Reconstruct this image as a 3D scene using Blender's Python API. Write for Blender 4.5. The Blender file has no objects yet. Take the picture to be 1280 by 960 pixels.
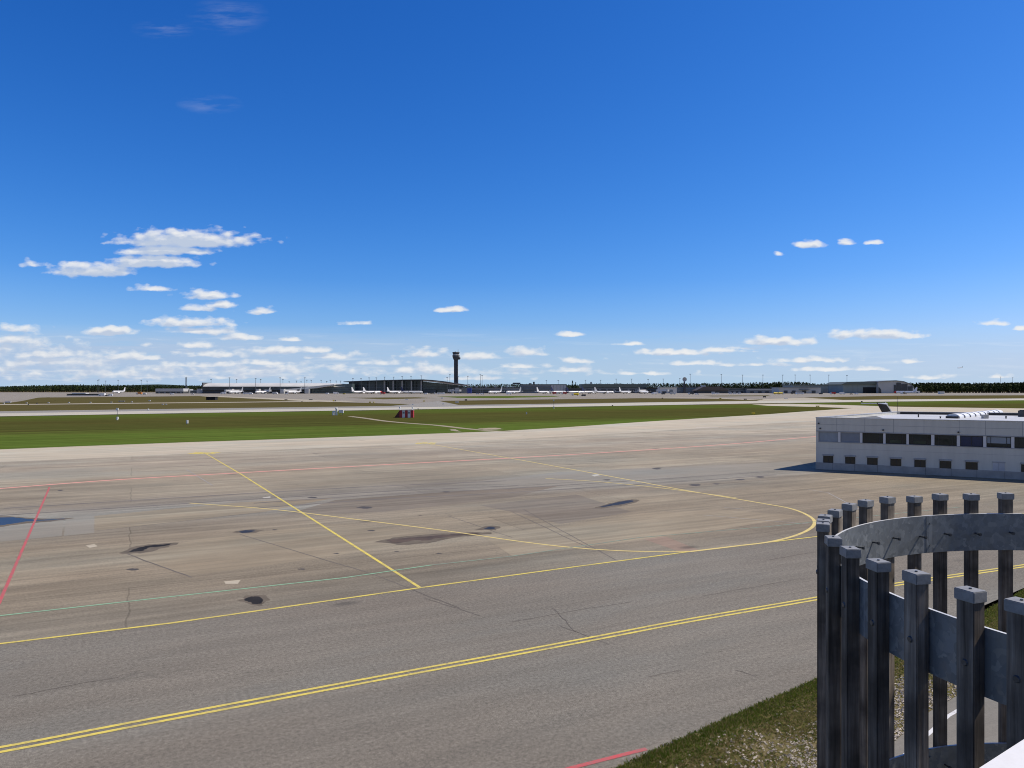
import bpy, bmesh, math, random
import numpy as np
from mathutils import Vector, Matrix

random.seed(7)
R = math.radians
SC = bpy.context.scene
COL = SC.collection
FOC, HZ, CAMH = 925.0, 484.6, 11.0      # focal length and horizon row of the photograph (1280 wide), eye height


# ------------------------------------------------------------------ surveying helpers
def G(px, py, z=0.0):
    """ground point seen at a photograph pixel"""
    Y = (CAMH - z) * FOC / (py - HZ)
    return ((px - 640) / FOC * Y, Y)


def FX(px, Y):
    return (px - 640) / FOC * Y


def FZ(py, Y):
    return CAMH + (HZ - py) / FOC * Y


# ------------------------------------------------------------------ tagging
def tag(o, label=None, cat=None, group=None, kind=None):
    if label: o['label'] = label
    if cat: o['category'] = cat
    if group: o['group'] = group
    if kind: o['kind'] = kind
    return o


def thing(name, label, cat, loc=(0, 0, 0), rz=0.0, group=None):
    o = bpy.data.objects.new(name, None)
    COL.objects.link(o)
    o.location = loc
    o.rotation_euler = (0, 0, rz)
    o.empty_display_size = 0.5
    return tag(o, label, cat, group)


def copy_tree(o, parent=None):
    c = o.copy()
    COL.objects.link(c)
    if parent is not None:
        c.parent = parent
    for ch in list(o.children):
        copy_tree(ch, c)
    return c


# ------------------------------------------------------------------ mesh builder
class MB:
    def __init__(self):
        self.v, self.f, self.m = [], [], []

    def poly(self, pts, mi=0):
        n = len(self.v)
        self.v += [tuple(p) for p in pts]
        self.f.append(tuple(range(n, n + len(pts))))
        self.m.append(mi)
        return self

    def _add(self, vs, fs, mi):
        n = len(self.v)
        self.v += [tuple(p) for p in vs]
        for f in fs:
            self.f.append(tuple(n + i for i in f))
            self.m.append(mi)
        return self

    def box(self, x0, x1, y0, y1, z0, z1, mi=0):
        vs = [(x0, y0, z0), (x1, y0, z0), (x1, y1, z0), (x0, y1, z0), (x0, y0, z1), (x1, y0, z1), (x1, y1, z1), (x0, y1, z1)]
        fs = [(3, 2, 1, 0), (4, 5, 6, 7), (0, 1, 5, 4), (1, 2, 6, 5), (2, 3, 7, 6), (3, 0, 4, 7)]
        return self._add(vs, fs, mi)

    def obox(self, c, ax, hx, hy, z0, z1, mi=0):
        """box about c=(x,y), its x axis along unit ax"""
        ux, uy = ax
        vx, vy = -uy, ux
        cs = [(-hx, -hy), (hx, -hy), (hx, hy), (-hx, hy)]
        vs = [(c[0] + a * ux + b * vx, c[1] + a * uy + b * vy, z) for z in (z0, z1) for a, b in cs]
        fs = [(3, 2, 1, 0), (4, 5, 6, 7), (0, 1, 5, 4), (1, 2, 6, 5), (2, 3, 7, 6), (3, 0, 4, 7)]
        return self._add(vs, fs, mi)

    def prism(self, pts, d, mi=0):
        """polygon of 3-D points extruded by vector d"""
        n = len(pts)
        a = [Vector(p) for p in pts]
        d = Vector(d)
        vs = a + [p + d for p in a]
        fs = [tuple(reversed(range(n))), tuple(range(n, 2 * n))]
        fs += [(i, (i + 1) % n, n + (i + 1) % n, n + i) for i in range(n)]
        return self._add(vs, fs, mi)

    def tube(self, p0, p1, r0, r1=None, n=8, mi=0):
        r1 = r0 if r1 is None else r1
        p0, p1 = Vector(p0), Vector(p1)
        d = (p1 - p0).normalized()
        a = d.orthogonal().normalized()
        b = d.cross(a)
        vs = []
        for p, r in ((p0, r0), (p1, r1)):
            vs += [p + (a * math.cos(2 * math.pi * i / n) + b * math.sin(2 * math.pi * i / n)) * r for i in range(n)]
        fs = [(i, (i + 1) % n, n + (i + 1) % n, n + i) for i in range(n)]
        fs += [tuple(reversed(range(n))), tuple(range(n, 2 * n))]
        return self._add(vs, fs, mi)

    def lathe(self, prof, n=14, axis='z', c=(0, 0, 0), mi=0, cap=True):
        """prof = [(t, r, off)], turned about an axis"""
        vs = []
        for q in prof:
            t, r = q[0], q[1]
            off = q[2] if len(q) > 2 else 0.0
            for i in range(n):
                a = 2 * math.pi * i / n
                if axis == 'z':
                    vs.append((c[0] + r * math.cos(a), c[1] + r * math.sin(a), c[2] + t))
                else:
                    vs.append((c[0] + t, c[1] + r * math.cos(a), c[2] + off + r * math.sin(a)))
        fs = []
        for k in range(len(prof) - 1):
            fs += [(k * n + i, k * n + (i + 1) % n, (k + 1) * n + (i + 1) % n, (k + 1) * n + i) for i in range(n)]
        if cap:
            fs += [tuple(reversed(range(n))), tuple(range((len(prof) - 1) * n, len(prof) * n))]
        return self._add(vs, fs, mi)

    def build(self, name, mats, parent=None, smooth=False, fix=True):
        me = bpy.data.meshes.new(name)
        me.from_pydata(self.v, [], self.f)
        if not isinstance(mats, (list, tuple)):
            mats = [mats]
        for m in mats:
            me.materials.append(m)
        if len(mats) > 1:
            me.polygons.foreach_set('material_index', self.m)
        if fix:
            bm = bmesh.new()
            bm.from_mesh(me)
            bmesh.ops.recalc_face_normals(bm, faces=bm.faces)
            bm.to_mesh(me)
            bm.free()
        if smooth:
            me.polygons.foreach_set('use_smooth', [True] * len(me.polygons))
            try:
                me.set_sharp_from_angle(angle=R(40))
            except Exception:
                pass
        me.update()
        o = bpy.data.objects.new(name, me)
        COL.objects.link(o)
        if parent is not None:
            o.parent = parent
        return o


# ------------------------------------------------------------------ materials
def nt(name):
    m = bpy.data.materials.new(name)
    m.use_nodes = True
    t = m.node_tree
    b = t.nodes.get('Principled BSDF')
    return m, t, b


def node(t, typ, **kw):
    n = t.nodes.new(typ)
    for k, v in kw.items():
        setattr(n, k, v)
    return n


def math_(t, op, a, b=None, c=None, clamp=False):
    n = node(t, 'ShaderNodeMath', operation=op, use_clamp=clamp)
    for i, x in enumerate((a, b, c)):
        if x is None: continue
        if hasattr(x, 'is_output'): t.links.new(x, n.inputs[i])
        else: n.inputs[i].default_value = x
    return n.outputs[0]


def noise(t, vec, scale, detail=4, rough=0.55, dims='3D'):
    n = node(t, 'ShaderNodeTexNoise', noise_dimensions=dims)
    n.inputs['Scale'].default_value = scale
    n.inputs['Detail'].default_value = detail
    n.inputs['Roughness'].default_value = rough
    if vec is not None: t.links.new(vec, n.inputs['Vector'])
    return n.outputs['Fac']


def mix(t, fac, a, b, mode='MIX'):
    n = node(t, 'ShaderNodeMix', data_type='RGBA', blend_type=mode)
    for s, x in ((n.inputs['Factor'], fac), (n.inputs['A'], a), (n.inputs['B'], b)):
        if hasattr(x, 'is_output'): t.links.new(x, s)
        elif isinstance(x, (int, float)): s.default_value = x
        else: s.default_value = (x[0], x[1], x[2], 1)
    return n.outputs['Result']


def ramp(t, fac, stops, interp='LINEAR'):
    n = node(t, 'ShaderNodeValToRGB')
    cr = n.color_ramp
    cr.interpolation = interp
    while len(cr.elements) > 1: cr.elements.remove(cr.elements[-1])
    for i, (p, c) in enumerate(stops):
        e = cr.elements[0] if i == 0 else cr.elements.new(p)
        e.position = p
        e.color = (c, c, c, 1) if isinstance(c, (int, float)) else (c[0], c[1], c[2], 1)
    t.links.new(fac, n.inputs[0])
    return n.outputs[0]


def objco(t, rot=0.0, scale=(1, 1, 1)):
    tc = node(t, 'ShaderNodeTexCoord')
    mp = node(t, 'ShaderNodeMapping')
    mp.inputs['Rotation'].default_value = (0, 0, rot)
    mp.inputs['Scale'].default_value = scale
    t.links.new(tc.outputs['Object'], mp.inputs['Vector'])
    return mp.outputs[0]


def bump(t, b, h, strength=0.3, dist=0.02):
    n = node(t, 'ShaderNodeBump')
    n.inputs['Strength'].default_value = strength
    n.inputs['Distance'].default_value = dist
    t.links.new(h, n.inputs['Height'])
    t.links.new(n.outputs[0], b.inputs['Normal'])


MATS = {}


def pbr(name, col, rough=0.6, metal=0.0, var=0.18, scale=0.6, stretch=(1, 1, 1), spec=0.5, bmp=0.0):
    """plain painted / metal / glass surface with some procedural wear"""
    if name in MATS: return MATS[name]
    m, t, b = nt(name)
    co = objco(t, 0, stretch)
    f = noise(t, co, scale, 5, 0.6)
    lo = [c * (1 - var) for c in col]
    hi = [min(1, c * (1 + var)) for c in col]
    c = mix(t, ramp(t, f, [(0.3, 0), (0.7, 1)]), lo, hi)
    t.links.new(c, b.inputs['Base Color'])
    r = math_(t, 'MULTIPLY_ADD', f, 0.2, rough - 0.1, clamp=True)
    t.links.new(r, b.inputs['Roughness'])
    b.inputs['Metallic'].default_value = metal
    b.inputs['Specular IOR Level'].default_value = spec
    if bmp:
        bump(t, b, noise(t, co, scale * 8, 4), bmp, 0.01)
    MATS[name] = m
    return m


UA = math.atan2(0.455, 0.89)             # direction of the runway and of the apron's paving lanes


def paving(name, lanes, v0, v1, grain=0.1, streak=0.22, blotch=0.2, warm=(1.0, 0.93, 0.82), rough=0.9, brick=0.0, cracks=0.0):
    """asphalt / concrete: paving lanes of different age across v, long streaks, blotches, joints and grain"""
    m, t, b = nt(name)
    co = objco(t, -UA)
    sep = node(t, 'ShaderNodeSeparateXYZ')
    t.links.new(co, sep.inputs[0])

    def sc(sx, sy):
        mp = node(t, 'ShaderNodeMapping')
        mp.inputs['Scale'].default_value = (sx, sy, 1)
        t.links.new(co, mp.inputs['Vector'])
        return mp.outputs[0]
    wob = noise(t, sc(0.02, 0.05), 1.0, 3)
    v = math_(t, 'ADD', sep.outputs[1], math_(t, 'MULTIPLY_ADD', wob, 5.0, -2.5))
    mr = node(t, 'ShaderNodeMapRange')
    t.links.new(v, mr.inputs['Value'])
    mr.inputs['From Min'].default_value = v0
    mr.inputs['From Max'].default_value = v1
    col = ramp(t, mr.outputs[0], [((p - v0) / (v1 - v0), c) for p, c in lanes])
    s1 = noise(t, sc(0.012, 0.35), 1.0, 6, 0.65)
    s2 = noise(t, sc(0.05, 1.6), 1.0, 5, 0.6)
    bl = noise(t, sc(0.05, 0.09), 1.0, 6, 0.62)
    hue = noise(t, sc(0.021, 0.06), 1.3, 4, 0.6)
    s3 = noise(t, sc(0.14, 0.8), 1.0, 6, 0.68)
    gr = noise(t, sc(1, 1), 7.0, 4, 0.75)
    gr2 = noise(t, sc(1, 1), 38.0, 2, 0.7)

    def mul(c, f, amp, g=1.0):
        k = math_(t, 'MULTIPLY_ADD', f, 2 * amp * g, (1 - amp) * g)
        cb = node(t, 'ShaderNodeCombineColor')
        for i in range(3):
            t.links.new(math_(t, 'MULTIPLY', k, (1.0, 1.025, .965)[i]) if g != 1.0 else k, cb.inputs[i])
        return mix(t, 1.0, c, cb.outputs[0], 'MULTIPLY')
    sh = lambda f: ramp(t, f, [(0.28, 0), (0.72, 1)])
    col = mul(col, sh(s1), streak, 1.08)
    col = mul(col, sh(s2), streak * 0.75)
    col = mul(col, sh(s3), streak * 0.75)
    col = mul(col, sh(bl), blotch)
    col = mul(col, sh(gr), grain)
    col = mul(col, sh(gr2), grain * 1.3)
    # rusty and bluish tones drifting across the surface
    col = mix(t, ramp(t, hue, [(0.38, 0.0), (0.62, 0.5)]), col, mix(t, 1.0, col, (1.08, 0.97, 0.90), 'MULTIPLY'))
    col = mix(t, ramp(t, hue, [(0.30, 0.55), (0.46, 0.0)]), col, mix(t, 1.0, col, (0.92, 1.0, 1.08), 'MULTIPLY'))
    if brick:
        bt = node(t, 'ShaderNodeTexBrick')
        bt.offset = 0.37
        bt.inputs['Scale'].default_value = 1.0
        bt.inputs['Brick Width'].default_value = 43.0
        bt.inputs['Row Height'].default_value = 11.5
        bt.inputs['Mortar Size'].default_value = 0.05
        bt.inputs['Mortar Smooth'].default_value = 0.3
        bt.inputs['Color1'].default_value = (1 - brick, 1 - brick, 1 - brick, 1)
        bt.inputs['Color2'].default_value = (1 + brick, 1 + brick, 1 + brick, 1)
        bt.inputs['Mortar'].default_value = (0.7, 0.7, 0.7, 1)
        wv = node(t, 'ShaderNodeVectorMath', operation='ADD')
        nv = node(t, 'ShaderNodeTexNoise')
        nv.inputs['Scale'].default_value = 0.4
        t.links.new(co, nv.inputs['Vector'])
        t.links.new(co, wv.inputs[0])
        ns = node(t, 'ShaderNodeVectorMath', operation='SCALE')
        ns.inputs['Scale'].default_value = 0.5
        t.links.new(nv.outputs['Color'], ns.inputs[0])
        t.links.new(ns.outputs[0], wv.inputs[1])
        t.links.new(wv.outputs[0], bt.inputs['Vector'])
        col = mix(t, 1.0, col, bt.outputs['Color'], 'MULTIPLY')
    if cracks:
        vo = node(t, 'ShaderNodeTexVoronoi', feature='DISTANCE_TO_EDGE')
        vo.inputs['Scale'].default_value = 0.09
        nv = node(t, 'ShaderNodeTexNoise')
        nv.inputs['Scale'].default_value = 0.5
        nv.inputs['Detail'].default_value = 5
        t.links.new(co, nv.inputs['Vector'])
        ns = node(t, 'ShaderNodeVectorMath', operation='SCALE')
        ns.inputs['Scale'].default_value = 3.0
        t.links.new(nv.outputs['Color'], ns.inputs[0])
        wv = node(t, 'ShaderNodeVectorMath', operation='ADD')
        t.links.new(co, wv.inputs[0])
        t.links.new(ns.outputs[0], wv.inputs[1])
        t.links.new(wv.outputs[0], vo.inputs['Vector'])
        ck = ramp(t, vo.outputs['Distance'], [(0.0, 1.0), (0.006, 0.0)])
        gate = ramp(t, noise(t, sc(0.05, 0.05), 1.0, 2), [(0.5, 0), (0.58, 1)])
        col = mix(t, math_(t, 'MULTIPLY', math_(t, 'MULTIPLY', ck, gate), cracks), col, (0.03, 0.03, 0.03))
    # drips of oil and rubber
    vo = node(t, 'ShaderNodeTexVoronoi', feature='F1')
    vo.inputs['Scale'].default_value = 0.13
    t.links.new(sc(0.6, 1.2), vo.inputs['Vector'])
    dr = ramp(t, vo.outputs['Distance'], [(0.03, 1.0), (0.08, 0.0)])
    col = mix(t, math_(t, 'MULTIPLY', dr, 0.55), col, (0.05, 0.047, 0.043))
    t.links.new(col, b.inputs['Base Color'])
    b.inputs['Roughness'].default_value = rough
    b.inputs['Specular IOR Level'].default_value = 0.25
    bump(t, b, gr2, 0.25, 0.01)
    return m


def grassmat(name, lanes, c, v0=150, v1=380):
    """mown grass: bands of different growth across v, broken up by streaks and patches"""
    m, t, b = nt(name)
    co = objco(t, -UA)
    sep = node(t, 'ShaderNodeSeparateXYZ')
    t.links.new(co, sep.inputs[0])

    def sc(sx, sy):
        mp = node(t, 'ShaderNodeMapping')
        mp.inputs['Scale'].default_value = (sx, sy, 1)
        t.links.new(co, mp.inputs['Vector'])
        return mp.outputs[0]
    s = noise(t, sc(0.006, 0.10), 1.0, 5, 0.62)
    s2 = noise(t, sc(0.012, 0.35), 1.0, 4, 0.6)
    p = noise(t, sc(0.03, 0.06), 1.0, 6, 0.65)
    g = noise(t, sc(0.35, 0.9), 1.0, 5, 0.7)
    v = math_(t, 'ADD', sep.outputs[1], math_(t, 'MULTIPLY_ADD', s, 70.0, -35.0))
    mr = node(t, 'ShaderNodeMapRange')
    t.links.new(v, mr.inputs['Value'])
    mr.inputs['From Min'].default_value = v0
    mr.inputs['From Max'].default_value = v1
    col = ramp(t, mr.outputs[0], [((q - v0) / (v1 - v0), k) for q, k in lanes])
    col = mix(t, math_(t, 'MULTIPLY', ramp(t, p, [(0.48, 0), (0.68, 1)]), 0.5), col, c)
    k = math_(t, 'MULTIPLY_ADD', g, 0.75, math_(t, 'MULTIPLY_ADD', s2, 1.5, -0.12))
    cb = node(t, 'ShaderNodeCombineColor')
    for i in range(3): t.links.new(k, cb.inputs[i])
    col = mix(t, 1.0, col, cb.outputs[0], 'MULTIPLY')
    t.links.new(col, b.inputs['Base Color'])
    b.inputs['Roughness'].default_value = 1.0
    b.inputs['Specular IOR Level'].default_value = 0.0
    return m


def paint(name, col, under=(0.2, 0.18, 0.16), wear=0.45):
    """road paint worn through in places"""
    m, t, b = nt(name)
    co = objco(t)
    f1 = noise(t, co, 1.1, 6, 0.7)
    f2 = noise(t, co, 11.0, 4, 0.7)
    k = math_(t, 'MULTIPLY_ADD', f1, 0.6, math_(t, 'MULTIPLY', f2, 0.4))
    fac = ramp(t, k, [(wear - 0.10, 1.0), (wear + 0.12, 0.0)])
    c = mix(t, math_(t, 'MULTIPLY', fac, 0.8), col, under)
    t.links.new(c, b.inputs['Base Color'])
    b.inputs['Roughness'].default_value = 0.75
    b.inputs['Specular IOR Level'].default_value = 0.3
    return m


def leafmat(name, a, b_):
    m, t, b = nt(name)
    co = objco(t)
    f = noise(t, co, 0.08, 3)
    f2 = noise(t, co, 0.9, 3)
    k = math_(t, 'MULTIPLY_ADD', f, 0.5, math_(t, 'MULTIPLY', f2, 0.5))
    c = mix(t, ramp(t, k, [(0.38, 0), (0.62, 1)]), a, b_)
    t.links.new(c, b.inputs['Base Color'])
    b.inputs['Roughness'].default_value = 0.8
    b.inputs['Specular IOR Level'].default_value = 0.2
    return m


def blademat(name, a, b_):
    m = leafmat(name, a, b_)
    t = m.node_tree
    b = t.nodes.get('Principled BSDF')
    out = [n for n in t.nodes if n.type == 'OUTPUT_MATERIAL'][0]
    tr = node(t, 'ShaderNodeBsdfTranslucent')
    t.links.new(b.inputs['Base Color'].links[0].from_socket, tr.inputs['Color'])
    mx = node(t, 'ShaderNodeMixShader')
    mx.inputs[0].default_value = 0.45
    t.links.new(b.outputs[0], mx.inputs[1])
    t.links.new(tr.outputs[0], mx.inputs[2])
    t.links.new(mx.outputs[0], out.inputs[0])
    return m


def woodmat():
    m, t, b = nt('weathered_timber')
    tc = node(t, 'ShaderNodeTexCoord')
    mp = node(t, 'ShaderNodeMapping')
    mp.inputs['Scale'].default_value = (38, 38, 1.6)
    t.links.new(tc.outputs['Object'], mp.inputs['Vector'])
    info = node(t, 'ShaderNodeObjectInfo')
    off = node(t, 'ShaderNodeVectorMath', operation='ADD')
    t.links.new(mp.outputs[0], off.inputs[0])
    sc = node(t, 'ShaderNodeMath', operation='MULTIPLY')
    sc.inputs[1].default_value = 50
    t.links.new(info.outputs['Random'], sc.inputs[0])
    t.links.new(sc.outputs[0], off.inputs[1])
    f = noise(t, off.outputs[0], 1.0, 6, 0.65)
    mp2 = node(t, 'ShaderNodeMapping')
    mp2.inputs['Scale'].default_value = (7, 7, 0.9)
    t.links.new(off.outputs[0], mp2.inputs['Vector'])
    big = noise(t, tc.outputs['Object'], 3.0, 4)
    c = ramp(t, f, [(0.25, (0.06, 0.05, 0.039)), (0.5, (0.215, 0.18, 0.14)), (0.75, (0.42, 0.365, 0.295))])
    c = mix(t, ramp(t, big, [(0.35, 0.75), (0.58, 0.0)]), c, (0.035, 0.03, 0.025))
    kv = math_(t, 'MULTIPLY_ADD', info.outputs['Random'], 0.65, 0.65)
    cb = node(t, 'ShaderNodeCombineColor')
    for i in range(3): t.links.new(kv, cb.inputs[i])
    c = mix(t, 1.0, c, cb.outputs[0], 'MULTIPLY')
    t.links.new(c, b.inputs['Base Color'])
    b.inputs['Roughness'].default_value = 0.75
    b.inputs['Specular IOR Level'].default_value = 0.25
    bump(t, b, f, 0.5, 0.004)
    return m


def galvmat():
    m, t, b = nt('galvanised_steel')
    co = objco(t)
    nv = node(t, 'ShaderNodeTexNoise')
    nv.inputs['Scale'].default_value = 16
    t.links.new(co, nv.inputs['Vector'])
    ns = node(t, 'ShaderNodeVectorMath', operation='SCALE')
    ns.inputs['Scale'].default_value = 0.09
    t.links.new(nv.outputs['Color'], ns.inputs[0])
    wv = node(t, 'ShaderNodeVectorMath', operation='ADD')
    t.links.new(co, wv.inputs[0])
    t.links.new(ns.outputs[0], wv.inputs[1])
    vo = node(t, 'ShaderNodeTexVoronoi', feature='F1')
    vo.inputs['Scale'].default_value = 26
    t.links.new(wv.outputs[0], vo.inputs['Vector'])
    sepc = node(t, 'ShaderNodeSeparateColor')
    t.links.new(vo.outputs['Color'], sepc.inputs[0])
    mp = node(t, 'ShaderNodeMapping')
    mp.inputs['Scale'].default_value = (9, 9, 0.6)
    t.links.new(co, mp.inputs['Vector'])
    run = noise(t, mp.outputs[0], 1.0, 4, 0.6)
    c = ramp(t, sepc.outputs[0], [(0.0, (0.19, 0.21, 0.225)), (0.75, (0.24, 0.265, 0.28)), (1.0, (0.31, 0.335, 0.345))])
    c = mix(t, ramp(t, run, [(0.60, 0.0), (0.74, 0.55)]), c, (0.62, 0.65, 0.66))
    t.links.new(c, b.inputs['Base Color'])
    b.inputs['Metallic'].default_value = 0.45
    r = math_(t, 'MULTIPLY_ADD', sepc.outputs[1], 0.2, 0.42)
    t.links.new(r, b.inputs['Roughness'])
    return m


def watermat(name, col=(0.012, 0.013, 0.014), rough=0.06):
    m, t, b = nt(name)
    co = objco(t)
    f = noise(t, co, 1.4, 4)
    c = mix(t, f, [x * 0.6 for x in col], [x * 1.5 for x in col])
    t.links.new(c, b.inputs['Base Color'])
    b.inputs['Roughness'].default_value = rough
    b.inputs['IOR'].default_value = 1.33
    return m


# ------------------------------------------------------------------ sheets on the ground
def sheet(name, pts, z, mat, seg=None):
    mb = MB()
    mb.poly([(p[0], p[1], z) for p in pts])
    o = mb.build(name, mat, fix=False)
    # make sure it faces up
    if o.data.polygons[0].normal.z < 0:
        o.data.flip_normals()
    return tag(o, kind='structure')


def pxsheet(name, px, z, mat):
    return sheet(name, [G(a, b) for a, b in px], z, mat)


def smooth_line(pts, n=8):
    """Catmull-Rom through ground points"""
    if len(pts) < 3: return pts
    P = [np.array(p, float) for p in pts]
    P = [2 * P[0] - P[1]] + P + [2 * P[-1] - P[-2]]
    out = []
    for i in range(1, len(P) - 2):
        a, b, c, d = P[i - 1:i + 3]
        for k in range(n):
            s = k / n
            out.append(0.5 * (2 * b + (c - a) * s + (2 * a - 5 * b + 4 * c - d) * s * s + (3 * b - a - 3 * c + d) * s ** 3))
    out.append(P[-2])
    return [tuple(p) for p in out]


def strip(name, px, w, z, mat, smooth=True, offs=(0.0,), ground=False):
    """painted line of width w along photograph pixels (unprojected to the ground)"""
    pts = px if ground else [G(a, b) for a, b in px]
    if smooth: pts = smooth_line(pts)
    P = [Vector((p[0], p[1], 0)) for p in pts]
    N = []
    for i in range(len(P)):
        d = (P[min(i + 1, len(P) - 1)] - P[max(i - 1, 0)]).normalized()
        N.append(Vector((-d.y, d.x, 0)))
    mb = MB()
    for o in offs:
        for i in range(len(P) - 1):
            a0, a1 = P[i] + N[i] * (o - w / 2), P[i] + N[i] * (o + w / 2)
            b0, b1 = P[i + 1] + N[i + 1] * (o - w / 2), P[i + 1] + N[i + 1] * (o + w / 2)
            mb.poly([(a0.x, a0.y, z), (b0.x, b0.y, z), (b1.x, b1.y, z), (a1.x, a1.y, z)])
    o = mb.build(name, mat, fix=False)
    if o.data.polygons[0].normal.z < 0: o.data.flip_normals()
    return tag(o, kind='structure')


def blob(name, px, z, mat, jit=0.12, n=5):
    """irregular patch or puddle outline through photograph pixels"""
    pts = [G(a, b) for a, b in px]
    pts = smooth_line(pts + [pts[0]], n)[:-1]
    cx = sum(p[0] for p in pts) / len(pts)
    cy = sum(p[1] for p in pts) / len(pts)
    out = []
    for p in pts:
        out.append((p[0] + random.uniform(-jit, jit), p[1] + random.uniform(-jit, jit)))
    mb = MB()
    mb.poly([(p[0], p[1], z) for p in out])
    o = mb.build(name, mat, fix=False)
    if o.data.polygons[0].normal.z < 0: o.data.flip_normals()
    return tag(o, kind='structure')


# =================================================================== WORLD, SUN, CAMERA
SUN_AZ, SUN_EL = R(81), R(49)             # azimuth from +Y towards +X


def build_world():
    w = bpy.data.worlds.new('World')
    SC.world = w
    w.use_nodes = True
    t = w.node_tree
    for n in list(t.nodes): t.nodes.remove(n)
    out = node(t, 'ShaderNodeOutputWorld')
    bg = node(t, 'ShaderNodeBackground')
    bg.inputs['Strength'].default_value = SKY_STRENGTH
    t.links.new(bg.outputs[0], out.inputs[0])
    sky = node(t, 'ShaderNodeTexSky', sky_type='NISHITA')
    sky.sun_disc = False
    sky.sun_elevation = SUN_EL
    sky.sun_rotation = SUN_AZ
    sky.altitude = 200
    sky.air_density = 1.0
    sky.dust_density = 0.35
    sky.ozone_density = 2.2
    # clear northern air: the Nishita colours deepened channel by channel
    sc_ = node(t, 'ShaderNodeSeparateColor')
    t.links.new(sky.outputs[0], sc_.inputs[0])
    hs = node(t, 'ShaderNodeCombineColor')
    for i_, (gain, pw) in enumerate(((1.62, 2.0), (1.12, 1.25), (1.56, 0.97))):
        x_ = math_(t, 'POWER', math_(t, 'MULTIPLY', sc_.outputs[i_], 0.085), pw)
        t.links.new(math_(t, 'MULTIPLY', x_, gain / SKY_STRENGTH), hs.inputs[i_])

    # clouds: soft masses at their own bearings and elevations, ragged by noise
    # each: bearing (photo column), height (photo row), half width, half height, strength
    CL = [(236, 297, 98, 14, 1.15), (204, 312, 70, 8.5, 1.1), (192, 326, 66, 9.5, 1.15), (113, 336, 62, 11, 1.15), (40, 330, 12, 5, .6),
          (192, 360, 27, 5, .75), (258, 368, 40, 7, .85), (245, 384, 25, 5, .7), (278, 380, 22, 5, .85), (326, 388, 21, 5, .7),
          (238, 402, 58, 8, .95), (252, 412, 46, 7, .9), (139, 413, 34, 7, 1.0), (20, 410, 30, 6, .6), (8, 424, 45, 8, .6),
          (303, 420, 28, 5, .8), (248, 430, 24, 6, .8), (365, 423, 17, 4, .85), (448, 403, 20, 3.5, .55), (567, 386, 22, 4.5, .95),
          (713, 417, 21, 4, .95), (350, 437, 45, 6, .85), (395, 436, 22, 5, .85), (60, 442, 75, 6, .6), (170, 445, 50, 6, .8),
          (90, 458, 80, 5, .45), (250, 455, 60, 5, .5), (330, 452, 40, 5, .75), (420, 444, 36, 6, .7), (20, 460, 60, 5, .45),
          (150, 470, 100, 4, .35), (530, 440, 36, 7, .65), (598, 445, 36, 5, .75), (660, 439, 32, 7, .8), (725, 450, 28, 5, .6),
          (655, 457, 40, 4, .6), (715, 462, 36, 4, .55), (540, 460, 60, 5, .5), (790, 429, 26, 3, .7), (842, 440, 62, 5, .85),
          (900, 437, 40, 4, .7), (968, 426, 54, 6, .9), (930, 434, 44, 4, .6), (1090, 417, 76, 7, .95), (1010, 304, 26, 6, 1.0),
          (1060, 302, 14, 5, .95), (1090, 303, 15, 3, .7), (975, 317, 9, 3, .45), (1242, 403, 26, 4, .85), (1278, 409, 16, 3.5, .8),
          (1020, 449, 60, 4, .7), (870, 453, 40, 4, .65), (945, 455, 60, 3, .5), (1035, 461, 40, 3, .65), (1090, 461, 26, 3, .55),
          (1140, 451, 22, 3, .6), (800, 466, 70, 3, .5), (1250, 470, 30, 3, .55), (1160, 471, 40, 3, .5), (470, 452, 40, 5, .5),
          (60, 447, 130, 15, .44), (150, 463, 190, 11, .42), (330, 461, 130, 10, .38), (20, 430, 70, 12, .42), (560, 462, 130, 8, .34), (275, 442, 60, 5, .6), (300, 470, 90, 4, .45), (600, 472, 60, 3, .4), (-60, 440, 70, 14, .7), (1400, 430, 70, 8, .8)]
    g = bpy.data.node_groups.new('cloud_density', 'ShaderNodeTree')
    g.interface.new_socket('P', in_out='INPUT', socket_type='NodeSocketVector')
    g.interface.new_socket('D', in_out='OUTPUT', socket_type='NodeSocketFloat')
    gi, go = node(g, 'NodeGroupInput'), node(g, 'NodeGroupOutput')
    P = gi.outputs[0]

    def vm(op, a, b=None, c=None):
        n = node(g, 'ShaderNodeVectorMath', operation=op)
        for i, x in enumerate((a, b, c)):
            if x is None: continue
            if hasattr(x, 'is_output'): g.links.new(x, n.inputs[i])
            else: n.inputs[i].default_value = x
        return n.outputs['Value'] if op == 'LENGTH' else n.outputs[0]
    # warp
    nz = node(g, 'ShaderNodeTexNoise')
    nz.inputs['Scale'].default_value = 1.0
    nz.inputs['Detail'].default_value = 5
    nz.inputs['Roughness'].default_value = 0.6
    g.links.new(vm('MULTIPLY', P, (30, 75, 1)), nz.inputs['Vector'])
    wp = vm('MULTIPLY_ADD', nz.outputs['Color'], (0.020, 0.007, 0), (-0.010, -0.0035, 0))
    Q = vm('ADD', P, wp)
    acc = None
    for (cx, cy, hw, hh, s) in CL:
        U, V, a, b_ = (cx - 640) / FOC, (HZ - cy) / FOC, hw / FOC, hh / FOC
        V -= 0.45 * b_
        q = vm('MULTIPLY_ADD', Q, (1 / a, 0.72 / b_, 0), (-U / a, -0.72 * V / b_, 0))
        q = vm('MAXIMUM', q, vm('MULTIPLY', q, (-1, -2.6, 0)))
        d = math_(g, 'MULTIPLY_ADD', vm('LENGTH', q), -s, s)
        acc = d if acc is None else math_(g, 'MAXIMUM', acc, d)
    f = noise(g, vm('MULTIPLY', P, (70, 140, 1)), 1.0, 6, 0.54)
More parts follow.
